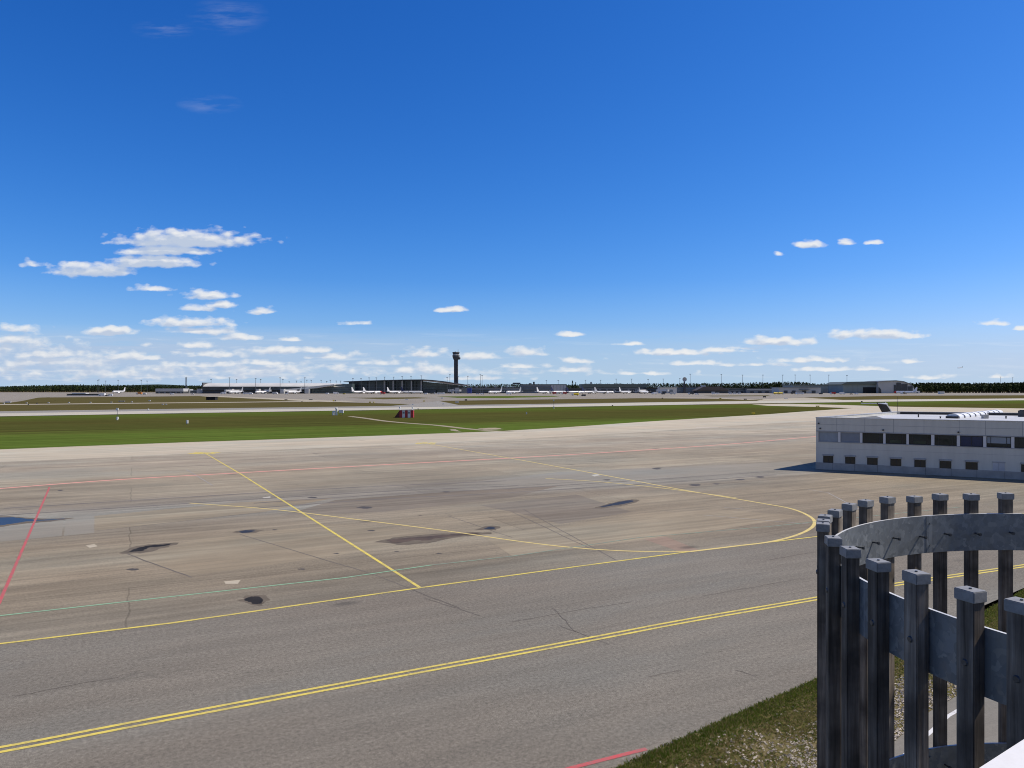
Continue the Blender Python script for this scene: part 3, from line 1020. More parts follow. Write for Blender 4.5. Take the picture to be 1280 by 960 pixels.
# =================================================================== TIMBER DRUM FENCE AND TERRACE
D = 0.85
FCX, FCY, FR = 4.596 * D, 4.580 * D, 2.468 * D
ZT = CAMH - D
M_wood, M_galv = woodmat(), galvmat()
M_cap = pbr('galvanised_cap', (.27, .275, .27), .6, .2, var=.22, scale=30)
M_edge_lit = pbr('sunlit_band_edge', (.66, .68, .69), .5, .1, var=.1, scale=6)  # paler tone for the band tops: sunlight put into the colour
M_steel = pbr('bolt_steel', (.10, .11, .12), .45, .7, scale=20)
fence = thing('timber_screen', 'round screen of dark weathered timber posts on galvanised steel bands beside the terrace', 'fence', (FCX, FCY, 0))


def post_mesh():
    wt, wr, b = .0415, .033, .004
    mb = MB()
    mb.box(-wr, wr, -wt, wt, 0, ZT - .004)
    o = mb.build('post', M_wood)
    bm = bmesh.new()
    bm.from_mesh(o.data)
    bmesh.ops.bevel(bm, geom=[e for e in bm.edges if abs((e.verts[0].co - e.verts[1].co).z) > 1], offset=b, segments=2, affect='EDGES')
    bm.to_mesh(o.data)
    bm.free()
    return o


def cap_mesh():
    wt, wr = .0475, .039
    mb = MB()
    mb.box(-wr, wr, -wt, wt, ZT - .048, ZT)
    o = mb.build('post_cap', M_cap)
    bm = bmesh.new()
    bm.from_mesh(o.data)
    bmesh.ops.bevel(bm, geom=list(bm.edges), offset=.003, segments=2, affect='EDGES')
    bm.to_mesh(o.data)
    bm.free()
    return o


BT, BB = 1.19 * D - D, 1.535 * D - D          # top band, depth below the post tops
LB = 3.36 * D - D
zmid = ZT - (BT + BB) / 2
zlow = ZT - LB - .14
p0 = post_mesh()
p0.parent = fence
c0 = cap_mesh()
c0.parent = p0
screw = MB().tube((0, 0, ZT), (0, 0, ZT + .005), .006, n=8).build('cap_screw', M_steel, p0)
bolts = []
for zz in (zmid, zlow):
    mb = MB().tube((.033, 0, zz), (.039, 0, zz), .016, .012, 10)           # dished head on the outer face
    mb.build('bolt_head', M_steel, p0)
    mb = MB().lathe([(-.108, .007), (-.1062, .007), (-.106, .0125), (-.093, .0125), (-.0928, .007), (-.033, .007)], 8, 'x', (0, 0, zz))   # threaded end and nut past the band
    mb.build('bolt', M_steel, p0)
NP = 48
ANG = {}
for i, px_ in zip(list(range(-1, 6)) + list(range(7, 16)), (1278, 1213, 1146, 1097, 1062, 1040.5, 1028, 1032, 1043, 1061, 1083, 1109, 1142.5, 1175, 1213, 1257.6)):
    a0 = 200.15 - i * 7.4735
    best = min((abs(FCX + FR * math.cos(R(a0 + d * .02)) - FX(px_, FCY + FR * math.sin(R(a0 + d * .02)))), a0 + d * .02) for d in range(-220, 221))
    ANG[i] = best[1]
ANG[6] = (ANG[5] + ANG[7]) / 2
for i in range(16, 47):
    ANG[i] = ANG[15] + (ANG[-1] - 360 - ANG[15]) * (i - 15) / 32
for i in range(NP):
    p = p0 if i == 0 else copy_tree(p0, fence)
    a = R(ANG[i - 1])
    p.location = (FR * math.cos(a), FR * math.sin(a), random.uniform(-.012, .004))
    p.rotation_euler = (random.uniform(-.0005, .0005), random.uniform(-.0005, .0005), a + random.uniform(-.04, .04))
rb = FR - .0345
for k, (zt, zb) in enumerate(((ZT - BT, ZT - BB), (ZT - LB, ZT - LB - .28), (5.6, 5.32), (2.6, 2.32))):
    mb = MB()
    n = 120
    vs, fs = [], []
    for i in range(n):
        a = 2 * math.pi * i / n
        for r in (rb, rb - .015):
            for z in (zb, zt):
                vs.append((r * math.cos(a), r * math.sin(a), z))
    for i in range(n):
        j = (i + 1) % n
        A, B = 4 * i, 4 * j
        fs += [(A, B, B + 1, A + 1), (A + 2, A + 3, B + 3, B + 2), (A + 1, B + 1, B + 3, A + 3), (A, A + 2, B + 2, B)]
    mb._add(vs, fs, 0)
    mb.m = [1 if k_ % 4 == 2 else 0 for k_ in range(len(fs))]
    sbd = mb.build('steel_band', [M_galv, M_edge_lit], fence, smooth=True)
    for aj in (107.2, 197.5, 288, 15):        # lap joints of the rolled band
        c_, s_2 = math.cos(R(aj)), math.sin(R(aj))
        jm = MB().obox((c_ * (rb - .017), s_2 * (rb - .017)), (c_, s_2), .0019, .035, zb + .004, zt - .004)
        for zj in (zb + .06, zt - .06):
            jm.tube((c_ * (rb - .019), s_2 * (rb - .019), zj), (c_ * (rb - .027), s_2 * (rb - .027), zj), .009, n=6)
        jm.build('band_joint', M_galv, sbd)

# the terrace the photograph is taken from
M_white = pbr('white_render', (.80, .80, .79), .65, var=.06, scale=2.5, bmp=.1)
_t = M_white.node_tree
_b = _t.nodes.get('Principled BSDF')
_src = _b.inputs['Base Color'].links[0].from_socket
_co = objco(_t)
_sp = node(_t, 'ShaderNodeTexVoronoi', feature='F1')
_sp.inputs['Scale'].default_value = 16
_t.links.new(_co, _sp.inputs['Vector'])
_d1 = ramp(_t, _sp.outputs['Distance'], [(0.06, 1.0), (0.10, 0.0)])
_d2 = ramp(_t, noise(_t, _co, 5.0, 6, 0.7), [(0.5, 0.0), (0.75, 0.6)])
_c = mix(_t, _d2, _src, (.52, .51, .48))
_c = mix(_t, math_(_t, 'MULTIPLY', _d1, 0.5), _c, (.25, .24, .22))
_t.links.new(_c, _b.inputs['Base Color'])
M_render = pbr('grey_render', (.45, .45, .44), .8, var=.1, scale=.8)
ter = thing('viewing_terrace', 'viewing terrace with a white parapet coping in the bottom right corner', 'terrace', (0, 0, 0))
dl = Vector((.82, .573)).normalized()
nl = Vector((dl.y, -dl.x))
L0 = Vector((.847, 1.362))
zc = CAMH - .7


def lp(s, q):
    p = L0 + dl * s + nl * q
    return (p.x, p.y)


mb = MB()
a, b, c, d = lp(-6, 0), lp(1.65, 0), lp(1.65, .32), lp(-6, .32)
mb.prism([(a[0], a[1], zc - .06), (b[0], b[1], zc - .06), (c[0], c[1], zc - .06), (d[0], d[1], zc - .06)], (0, 0, .06))
o = mb.build('coping', M_white, ter)
bm = bmesh.new(); bm.from_mesh(o.data)
bmesh.ops.bevel(bm, geom=list(bm.edges), offset=.008, segments=2, affect='EDGES')
bm.to_mesh(o.data); bm.free()
a, b, c, d = lp(-6, .04), lp(1.6, .04), lp(1.6, .27), lp(-6, .27)
MB().prism([(a[0], a[1], 0), (b[0], b[1], 0), (c[0], c[1], 0), (d[0], d[1], 0)], (0, 0, zc - .062)).build('parapet_wall', M_render, ter)
a, b, c, d = lp(-6, .272), lp(1.6, .272), lp(1.6, 9), lp(-6, 9)
MB().prism([(a[0], a[1], 0), (b[0], b[1], 0), (c[0], c[1], 0), (d[0], d[1], 0)], (0, 0, 9.38)).build('deck', M_render, ter)

# =================================================================== OFFICE BUILDING ON THE RIGHT
C0 = Vector(G(1020, 586.2))
C1 = Vector(G(1280, 599.8))
wd = (C1 - C0).normalized()
wn = Vector((wd.y, -wd.x))              # out of the front wall, towards the camera
WL = 46.0
PT = 6.98                                # parapet top


def wt(px):
    """distance along the front wall of a photograph column"""
    k = (px - 640) / FOC
    return (k * C0.y - C0.x) / (wd.x - k * wd.y)


LBk = Vector((FX(1120, 124.6), 124.6))
bd = Vector((FX(1280, 117.5), 117.5)) - LBk
bd.normalize()
E1 = C0 + wd * WL
E2 = LBk + bd * 40
M_panel = pbr('white_metal_panel', (.59, .58, .52), .55, 0, var=.07, scale=1.2, stretch=(1, 1, .12))
M_seam = pbr('panel_seam', (.26, .27, .28), .6)
M_plinth = pbr('concrete_plinth', (.36, .35, .33), .85, var=.2, scale=.8)
M_roof = pbr('roof_membrane', (.52, .54, .56), .7, var=.12, scale=.25)
M_frame = pbr('grey_window_frame', (.33, .34, .35), .5)
M_mull = pbr('white_mullion', (.66, .66, .66), .5, var=.05)
M_glass = pbr('dark_glass', (.016, .026, .028), .06, var=.4, scale=.5, spec=.45)
M_glassb = pbr('blue_glass', (.014, .03, .085), .1, var=.3, scale=.4)
M_blind = pbr('grey_blind', (.22, .25, .29), .6, var=.08, scale=2)
M_blindb = pbr('pale_blind', (.28, .32, .36), .6, var=.08, scale=2)
M_dark = pbr('dark_coating', (.03, .03, .032), .6)
M_alu = pbr('white_painted_metal', (.74, .75, .76), .45, .1, var=.05)
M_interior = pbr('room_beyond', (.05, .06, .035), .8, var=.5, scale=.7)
off = thing('office_building', 'long low white panelled office building with two rows of windows and flat roof', 'building', (C0.x, C0.y, 0))


def wp(s, out=0.0):
    p = C0 + wd * s + wn * out
    return (p.x - C0.x, p.y - C0.y)


def loc(v):
    return (v.x - C0.x, v.y - C0.y)


def facade_box(mb, s0, s1, o0, o1, z0, z1, mi=0):
    pts = [wp(s0, o0), wp(s1, o0), wp(s1, o1), wp(s0, o1)]
    mb.prism([(p[0], p[1], z0) for p in pts], (0, 0, z1 - z0), mi)
    return mb


RFZ = PT - .42
q = [wp(0, 0), wp(WL, 0), loc(E2), loc(LBk)]
mb = MB()
# wall in courses, leaving the upper window band open: below, between and above
zb0, zb1 = 3.74, 5.08
facade_box(mb, 0, WL, -.30, 0, .92, zb0)
facade_box(mb, 0, WL, -.30, 0, zb1, PT - .03)
facade_box(mb, 0, .32, -.30, -.002, zb0, zb1)
ups = [(1023.5, 1047.5), (1050.5, 1075), (1078, 1104), (1107, 1133), (1136, 1164), (1168, 1196), (1200, 1229), (1233, 1264), (1268, 1300), (1304, 1337), (1341, 1376), (1380, 1418), (1422, 1462)]
ups_t = [(wt(a), wt(b)) for a, b in ups]
for (a, b), (c, d) in zip(ups_t[:-1], ups_t[1:]):
    pass
facade_box(mb, ups_t[-1][1], WL, -.30, -.002, zb0, zb1)
# side and back walls
for A, B in ((loc(LBk), wp(0, -.3)), (loc(E2), loc(LBk)), (wp(WL, -.3), loc(E2))):
    A, B = Vector(A), Vector(B)
    d = (B - A).normalized()
    n_ = Vector((-d.y, d.x))
    cen = (Vector(q[0]) + Vector(q[2])) / 2
    if (cen - A).dot(n_) < 0: n_ = -n_
    pts = [A, B, B + n_ * .3, A + n_ * .3]
    mb.prism([(p.x, p.y, 0) for p in pts], (0, 0, PT - .03))
mb.build('wall', M_panel, off)
mb = MB()
for s in [wt(p) for p in (1046, 1081, 1117, 1155, 1199, 1232, 1278, 1320, 1366)]:
    facade_box(mb, s - .02, s + .02, 0, .006, 5.2, PT - .05)
facade_box(mb, 0, WL, 0, .006, 6.05, 6.08)
facade_box(mb, 0, WL, 0, .006, 2.86, 2.875)
mb.build('panel_joint', M_seam, off)
mb = MB()
facade_box(mb, -.05, WL + .05, -.36, .06, 0, .918)
mb.build('plinth', M_plinth, off)
mb = MB()
for s in [wt(p) for p in (1041, 1068, 1097, 1157, 1189, 1221, 1256)]:
    facade_box(mb, s - .015, s + .015, .06, .066, 0, .9)
mb.build('plinth_joint', M_dark, off)
# parapet coping, roof
mb = MB()
facade_box(mb, -.06, WL + .06, -.42, .07, PT - .03, PT + .04)
for A, B in ((loc(LBk), wp(0, -.42)), (loc(E2), loc(LBk))):
    A, B = Vector(A), Vector(B)
    d = (B - A).normalized()
    n_ = Vector((-d.y, d.x))
    cen = (Vector(q[0]) + Vector(q[2])) / 2
    if (cen - A).dot(n_) < 0: n_ = -n_
    pts = [A - n_ * .06, B - n_ * .06, B + n_ * .36, A + n_ * .36]
    mb.prism([(p.x, p.y, PT - .03) for p in pts], (0, 0, .068))
mb.build('coping', pbr('coping_metal', (.55, .56, .57), .45, .3), off)
cen = (Vector(q[0]) + Vector(q[2])) / 2
rq = [Vector(p) + (cen - Vector(p)).normalized() * .36 for p in q]
MB().prism([(p.x, p.y, RFZ - .3) for p in rq], (0, 0, .3)).build('roof', M_roof, off)
# darker patch of roof along the left edge
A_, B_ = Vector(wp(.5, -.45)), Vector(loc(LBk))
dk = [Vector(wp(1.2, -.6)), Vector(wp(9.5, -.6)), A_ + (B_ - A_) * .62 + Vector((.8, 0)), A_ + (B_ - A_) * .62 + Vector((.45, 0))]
MB().prism([(p.x, p.y, RFZ + .002) for p in dk], (0, 0, .02)).build('dark_roof_patch', pbr('dark_grey_roof', (.13, .14, .15), .9, var=.2, scale=.5), off)
# dark strip painted as shade on the inner face of the back parapet
A, B = Vector(loc(LBk)), Vector(loc(E2))
d = (B - A).normalized(); n_ = Vector((-d.y, d.x))
if (cen - A).dot(n_) < 0: n_ = -n_
pts = [A + n_ * .305 + d * .6, B + n_ * .305, B + n_ * .33, A + n_ * .33 + d * .6]
MB().prism([(p.x, p.y, RFZ + .01) for p in pts], (0, 0, .38)).build('shade_strip', M_dark, off)
# upper window band: each window with frame, white posts between
glz = [M_blindb, M_blind, M_glass, M_glass, M_glass, M_glass, M_glassb, M_glass, M_glass, M_glass, M_blind, M_glass, M_glass]
for k, (a, b) in enumerate(ups_t):
    m = facade_box(MB(), a + .02, b - .02, -.17, -.14, zb0 + .07, zb1 - .07).build('window', glz[k], off)
    f = MB()
    facade_box(f, a, b, -.2, -.05, zb1 - .08, zb1 - .004)
    facade_box(f, a, b, -.2, -.03, zb0 + .004, zb0 + .07)
    facade_box(f, a, a + .06, -.2, -.06, zb0 + .07, zb1 - .08)
    facade_box(f, b - .06, b, -.2, -.06, zb0 + .07, zb1 - .08)
    if k > 1:
        for fr in (.18, .82) if k != 6 else (.5,):
            s = a + (b - a) * fr
            facade_box(f, s - .03, s + .03, -.18, -.08, zb0 + .07, zb1 - .08)
    f.build('window_frame', M_dark if k > 1 else M_frame, m)
    if k == 7:
        facade_box(MB(), a + .08, b - .08, -.135, -.11, zb0 + .5, zb1 - .1).build('blind', M_blindb, m)
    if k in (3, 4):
        facade_box(MB(), a + .5, b - .6, -.137, -.13, zb0 + .12, zb0 + .5).build('room_view', M_interior, m)  # dull green panel over the glass for the view through it
for (a, b), (c, d) in zip(ups_t[:-1], ups_t[1:]):
    facade_box(MB(), b, c, -.28, -.012, zb0 + .002, zb1 - .002).build('mullion', M_mull, off)
facade_box(MB(), 0, WL, -.02, .05, zb1 + .0, zb1 + .12).build('window_head_rail', M_frame, off)
facade_box(MB(), .3, WL, -.02, .06, zb0 - .07, zb0 - .004).build('window_sill', M_frame, off)
# lower small windows under shutter boxes, and one shuttered opening
lows = [(1029.5, 1041), (1057, 1068.5), (1084.5, 1096.5), (1113.5, 1126), (1143.5, 1156.5), (1175, 1188.5), (1207.5, 1221.5), (1277, 1291), (1317, 1332), (1356, 1372)]
for k, (a, b) in enumerate(lows):
    a, b = wt(a), wt(b)
    m = facade_box(MB(), a, b, .005, .02, .96, 1.83).build('window', M_glass, off)
    f = MB()
    facade_box(f, a - .05, a, 0, .05, .925, 1.86)
    facade_box(f, b, b + .05, 0, .05, .925, 1.86)
    facade_box(f, a, b, 0, .05, .925, .96)
    s = a + (b - a) * .55
    facade_box(f, s - .025, s + .025, .02, .04, .96, 1.83)
    f.build('window_frame', M_dark, m)
    facade_box(MB(), a - .12, b + .12, 0, .14, 1.865, 2.05).build('shutter_box', M_frame, m)
a, b = wt(1241), wt(1256)
m = facade_box(MB(), a, b, .003, .05, .7, 1.9).build('shutter', pbr('shut_panel', (.46, .47, .49), .6), off)
facade_box(MB(), a - .06, b + .06, 0, .1, 1.9, 2.02).build('shutter_box', M_frame, m)
facade_box(MB(), (a + b) / 2 - .02, (a + b) / 2 + .02, .05, .056, .95, 1.88).build('shutter_joint', M_seam, m)
# wall lamps
for px, py in ((1023.4, 529.2), (1025.4, 535.6), (1104, 537.6), (1198, 540.4)):
    s = wt(px)
    P_ = C0 + wd * s
    z = FZ(py, P_.y)
    mb = facade_box(MB(), s - .1, s + .1, .002, .14, z - .07, z + .07)
    facade_box(mb, s - .03, s + .03, .002, .2, z + .075, z + .11)
    mb.build('wall_lamp', M_dark, off)


# roof pieces
def on_roof(px, py, z=RFZ):
    Y = (CAMH - z) * FOC / (py - HZ)
    return ((px - 640) / FOC * Y - C0.x, Y - C0.y)


for px, pb, pt in ((1148, 521.6, 516.3), (1175.5, 523, 520.4), (1257.5, 523.2, 519.8)):
    x, y = on_roof(px, pb)
    Y = y + C0.y
    h = (pb - pt) / FOC * Y
    MB().tube((x, y, RFZ), (x, y, RFZ + h * .8), .09, n=10).tube((x, y, RFZ + h * .8), (x, y, RFZ + h), .14, .1, 10).build('roof_vent', M_dark, off)
x, y = on_roof(1122, 516.2)
MB().tube((x, y, RFZ), (x, y, RFZ + .3), .1, n=8).tube((x, y, RFZ + .3), (x, y, RFZ + 2.9), .035, .02, 6).build('roof_antenna', M_dark, off)
x, y = on_roof(1281, 521)
mb = MB().box(x - .7, x + .8, y - .5, y + .5, RFZ, RFZ + .95)
mb.box(x - .55, x + .65, y - .4, y + .4, RFZ + .95, RFZ + 1.05)
mb.build('roof_chimney', M_dark, off)
# row of ribbed white barrel rooflights running back across the roof
xa, ya = on_roof(1190, 523.0)
xb, yb = on_roof(1247, 516.6)
nbar = 9
dv = Vector((xb - xa, yb - ya))
for k in range(nbar):
    c = Vector((xa, ya)) + dv * ((k + .5) / nbar)
    ln = dv.length / nbar
    d1 = dv.normalized()
    d2 = Vector((-d1.y, d1.x))
    mb = MB()
    prof = [(math.cos(R(t_)) * .9, math.sin(R(t_)) * .5 + .16) for t_ in range(0, 181, 15)]
    prof = [(.9, 0)] + prof + [(-.9, 0)]
    hl = ln * .37
    pts = [c + d2 * p for p, _ in prof]
    mb.prism([(pt.x - d1.x * hl, pt.y - d1.y * hl, RFZ + z) for pt, (_, z) in zip(pts, prof)], (d1.x * hl * 2, d1.y * hl * 2, 0))
    o = mb.build('rooflight', M_alu, off)
pts = [Vector((xa, ya)) - d1 * .1 - d2 * .8, Vector((xb, yb)) + d1 * .1 - d2 * .8, Vector((xb, yb)) + d1 * .1 + d2 * .8, Vector((xa, ya)) - d1 * .1 + d2 * .8]
MB().prism([(p.x, p.y, RFZ + .003) for p in pts], (0, 0, .3)).build('rooflight_kerb', M_dark, off)
x, y = on_roof(1231, 523.2)
MB().box(x - .35, x + .35, y - .25, y + .25, RFZ, RFZ + .55).tube((x + .5, y, RFZ), (x + .5, y, RFZ + .75), .06).build('roof_fan_box', M_plinth, off)


# =================================================================== AIRCRAFT
AIRW = pbr('aircraft_white', (.80, .81, .82), .35, 0, var=.04, scale=.3)
AIRG = pbr('aircraft_grey', (.42, .44, .46), .4, .2, var=.08, scale=.3)
NAVY = pbr('navy_tail_paint', (.015, .025, .10), .4)
REDP = pbr('red_aircraft_paint', (.55, .03, .025), .4)
BLKG = pbr('aircraft_window_black', (.015, .016, .018), .2)
TYRE = pbr('tyre_rubber', (.03, .03, .03), .8)


def airliner(name, label, x, y, heading, L=38.0, fin=AIRW, nose=AIRW, z=0.0, group=None, gear=True, pitch=0.0):
    """narrow-body jet, nose along its own +x"""
    t = thing(name, label, 'airliner', (x, y, z), heading, group)
    t.rotation_euler = (0, pitch, heading)
    r = 1.95
    zc_ = r + 1.35
    prof = [(L * .5, .12, -.45), (L * .485, .85, -.3), (L * .46, 1.45, -.12), (L * .42, 1.85, 0), (L * .37, r, 0), (-L * .22, r, 0), (-L * .32, r * .86, .22), (-L * .42, r * .5, .75), (-L * .49, .28, 1.15), (-L * .5, .12, 1.2)]
    mb = MB()
    mb.lathe(prof, 16, 'x', (0, 0, zc_))
    n0 = len(mb.f)
    for i in range(16 * 4):                 # front rings carry the nose colour
        mb.m[i] = 1
    # window line and cockpit glass
    for s in (-1, 1):
        mb.box(-L * .30, L * .36, s * (r - .02) - .02, s * (r - .02) + .04, zc_ + .32, zc_ + .62, 2)
        mb.box(L * .425, L * .455, s * 1.30 - .28, s * 1.30 + .28, zc_ + .55, zc_ + .95, 2)
    mb.build('fuselage', [AIRW, nose, BLKG], t, smooth=True)
    for s in (-1, 1):
        w = MB()
        w.prism([(L * .10, s * 1.6, zc_ - 1.05), (-L * .07, s * 1.6, zc_ - 1.05), (-L * .155, s * L * .44, zc_ + .35), (-L * .115, s * L * .44, zc_ + .35)], (0, 0, .42))
        w.prism([(-L * .115, s * L * .44, zc_ + .36), (-L * .155, s * L * .44, zc_ + .36), (-L * .175, s * L * .445, zc_ + 2.3), (-L * .155, s * L * .445, zc_ + 2.3)], (0, s * .15, 0))
        w.build('wing', AIRG, t)
        e = MB()
        e.lathe([(2.3, .72), (2.2, .98), (.6, 1.05), (-1.2, .8), (-2.0, .5)], 14, 'x', (L * .085, s * 5.2, zc_ - 1.75), 0)
        e.box(-L * .03 + .8, L * .10, s * 5.2 - .12, s * 5.2 + .12, zc_ - .95, zc_ - .4)
        e.build('engine', AIRW if fin is AIRW else AIRG, t, smooth=True)
        h = MB()
        h.prism([(-L * .405, s * .5, zc_ + .95), (-L * .475, s * .5, zc_ + .95), (-L * .505, s * L * .175, zc_ + 1.35), (-L * .48, s * L * .175, zc_ + 1.35)], (0, 0, .22))
        h.build('tailplane', AIRG, t)
    f = MB()
    f.prism([(-L * .335, -.14, zc_ + 1.75), (-L * .365, -.14, zc_ + 2.5), (-L * .465, -.14, zc_ + 8.6), (-L * .515, -.14, zc_ + 8.6), (-L * .49, -.14, zc_ + 1.4)], (0, .28, 0))
    f.build('tail_fin', fin, t)
    if gear:
        for gx, gy in ((L * .40, 0), (-L * .02, 2.7), (-L * .02, -2.7)):
            w = MB()
            for o_ in (-.28, .28):
                w.tube((gx, gy + o_ - .14, .5), (gx, gy + o_ + .14, .5), .5, n=12)
            w.tube((gx, gy, .5), (gx, gy, zc_ - 1.0), .12, n=6)
            w.build('landing_gear', TYRE, t)
    return t


GA = 'airliners parked in front of the terminal'
planes = [
    # tail column, nose column, depth, fin, nose, label
    (442, 459, 1330, AIRW, AIRW, 'white tailed airliner leftmost of the pair parked left before the main terminal'),
    (456, 476, 1300, AIRW, REDP, 'white airliner with red nose parked before the dark main terminal'),
    (486, 503, 1340, AIRW, AIRW, 'white tailed airliner parked before the middle columns of the terminal'),
    (502, 528, 1300, NAVY, AIRW, 'white airliner with navy tail parked before the terminal columns'),
    (627, 611, 1330, AIRG, AIRW, 'white airliner with grey tail facing left, first right of the control tower'),
    (651, 633, 1330, AIRG, AIRW, 'white airliner with grey tail facing left, second right of the control tower'),
    (671, 690, 1290, AIRW, AIRW, 'white tailed airliner leading the line of jets before the long grey hall'),
    (689, 708, 1310, NAVY, AIRW, 'navy tailed airliner just right of the first white tailed jet in the line'),
    (708, 731, 1270, NAVY, AIRW, 'middle navy tailed airliner in the line, beneath two dark conifers'),
    (727, 747, 1310, NAVY, AIRW, 'navy tailed airliner just left of the big white tailed jet'),
    (743, 768, 1270, AIRW, AIRW, 'big white airliner with tall white tail right of the navy tailed jets'),
    (773, 790, 1330, AIRW, AIRW, 'white airliner second from the right end of the jet line'),
    (797, 812, 1330, AIRG, AIRW, 'white airliner with grey tail at the right end of the jet line'),
    (1140, 1123, 1250, AIRW, REDP, 'white airliner with red nose parked beside the arched hangar'),
    (335, 322, 1330, AIRG, AIRW, 'white airliner with grey tail docked at the left pier, nearest the middle'),
    (374, 362, 1330, AIRG, AIRW, 'white airliner with grey tail docked at the right end of the left pier'),
    (300, 290, 1330, AIRG, AIRW, 'white airliner with grey tail docked at the left end of the pier'),
    (153, 144, 1400, AIRW, AIRW, 'small white airliner standing alone before the woods at far left'),
]
for a, b, Y, fin, nose, lab in planes:
    span = abs(FX(b, Y) - FX(a, Y))
    Lp = 24.0 if 'far left' in lab else 31.0 if 'pier' in lab else 38.0
    cang = min(1.0, span / (Lp * .97))
    ang = math.acos(cang)
    if b > a: head = ang
    else: head = math.pi - ang if 'hangar' in lab else math.pi + ang
    airliner('airliner', lab, FX((a + b) / 2, Y), Y, head, Lp, fin, nose, .066, GA)
airliner('airliner', 'small white airliner in flight low over the woods at right', FX(1200, 5000), 5000, R(184), 38, AIRG, AIRG, FZ(460.3, 5000), None, False, R(4))

# dark T-tailed jet behind the office building
FY = 152
bj = thing('business_jet', 'jet with black T tail edged in white behind the office building', 'aircraft', (FX(1106, FY), FY, 0.05), R(18))
s_ = FY / FOC                           # metres per photograph pixel here
ztop, zlow_ = FZ(503.4, FY), FZ(516.5, FY)
mb = MB()
mb.lathe([(21, .1, -.2), (20, .7, -.1), (17.5, 1.25, 0), (1.5, 1.3, 0), (-1.5, 1.0, .25), (-4.2, .35, .7), (-4.6, .1, .8)], 16, 'x', (0, 0, 2.5))
for s in (-1, 1):
    for wx in range(8):
        mb.box(5 + wx * 1.4, 5.6 + wx * 1.4, s * 1.24 - .05, s * 1.24 + .06, 2.8, 3.25, 1)
mb.build('fuselage', [AIRW, BLKG], bj, smooth=True)
fin_pts = [(1.75, -.12, 3.4), (1.75, -.12, zlow_), (-.05, -.12, ztop), (-2.05, -.12, ztop), (-.55, -.12, zlow_), (-.8, -.12, 3.4)]
MB().prism(fin_pts, (0, .24, 0)).build('tail_fin', pbr('black_tail_paint', (.012, .012, .014), .35), bj)
MB().prism([(2.0, -.13, 3.5), (2.0, -.13, zlow_), (.2, -.13, ztop + .02), (-.06, -.13, ztop + .02), (1.74, -.13, zlow_), (1.74, -.13, 3.5)], (0, .26, 0)).build('fin_leading_edge', AIRW, bj)
for s in (-1, 1):
    MB().prism([(-.3, s * .1, ztop - .25), (-1.9, s * .1, ztop - .25), (-3.1, s * 3.2, ztop - .3), (-2.4, s * 3.2, ztop - .3)], (0, 0, .16)).build('tailplane', AIRW, bj)
    MB().prism([(9.5, s * 1.0, 1.7), (5.5, s * 1.0, 1.7), (3.2, s * 10, 2.1), (4.4, s * 10, 2.1)], (0, 0, .2)).build('wing', AIRG, bj)
    MB().lathe([(1.6, .4), (1.5, .58), (-.6, .58), (-1.3, .35)], 12, 'x', (3.0, s * 2.0, 3.0)).box(2.0, 4.0, s * 1.4 - .3, s * 1.4 + .3, 2.95, 3.05).build('engine', AIRW, bj, smooth=True)
for gx, gy in ((16.5, 0), (6.5, 1.6), (6.5, -1.6)):
    MB().tube((gx, gy - .2, .4), (gx, gy + .2, .4), .4, n=12).tube((gx, gy, .4), (gx, gy, 1.6), .09, n=6).build('landing_gear', TYRE, bj)

# =================================================================== TERMINAL, PIER, HALLS
ROOFP = pbr('pale_metal_roof', (.70, .70, .64), .5, .1, var=.1, scale=.05)
SOFF = pbr('timber_soffit', (.50, .41, .31), .7, var=.15, scale=.05)
GLZ = pbr('terminal_glass', (.045, .066, .085), .15, var=.5, scale=.06)
GLZ2 = pbr('green_terminal_glass', (.085, .12, .125), .2, var=.5, scale=.06)
DKW = pbr('dark_wall', (.065, .072, .08), .7, var=.35, scale=.05)
GRW = pbr('blue_grey_cladding', (.21, .24, .27), .6, var=.15, scale=.04)
LTW = pbr('light_grey_cladding', (.48, .49, .49), .6, var=.1, scale=.04)
PLW = pbr('pale_cladding', (.66, .66, .64), .6, var=.1, scale=.04)
TEAL = pbr('teal_grey_cladding', (.23, .285, .295), .6, var=.12, scale=.04)
GRNR = pbr('green_grey_roof', (.13, .16, .14), .6, var=.15, scale=.04)
BRNR = pbr('brown_roof', (.11, .09, .08), .7, var=.2, scale=.05)
DKR = pbr('dark_roof', (.085, .09, .095), .7, var=.2, scale=.05)
CONC = pbr('pale_concrete_column', (.42, .42, .42), .7, var=.1, scale=.1)
MAST = pbr('mast_grey', (.10, .115, .13), .6, .3, scale=1)
REDC = pbr('red_paint_panel', (.42, .03, .035), .55, var=.15, scale=.5)
YEL = pbr('yellow_panel', (.72, .55, .03), .55, var=.1)
BLU = pbr('blue_panel', (.03, .06, .28), .5)
BLUG = pbr('pale_blue_glass', (.16, .22, .29), .3, var=.25, scale=.06)


class Blk:
    """block builder in photograph columns and rows at a depth Y, for buildings far away"""
    def __init__(s, root, Y):
        s.r, s.Y = root, Y

    def box(s, name, x0, x1, yt, yb, mat, dy=0.0, dep=20.0, mb=None, parent=None):
        Y = s.Y + dy
        m = mb or MB()
        z1 = FZ(yt, Y)
        z0 = 0.0 if yb is None else max(0, FZ(yb, Y))
        m.box(FX(x0, Y) - s.r.location.x, FX(x1, Y) - s.r.location.x, Y - s.r.location.y, Y + dep - s.r.location.y, z0, z1)
        return m if mb else m.build(name, mat, parent or s.r)

    def poly(s, name, pts, mat, dy=0.0, dep=20.0, parent=None):
        Y = s.Y + dy
        m = MB().prism([(FX(a, Y) - s.r.location.x, Y - s.r.location.y, max(0, FZ(b, Y))) for a, b in pts], (0, dep, 0))
        return m.build(name, mat, parent or s.r)


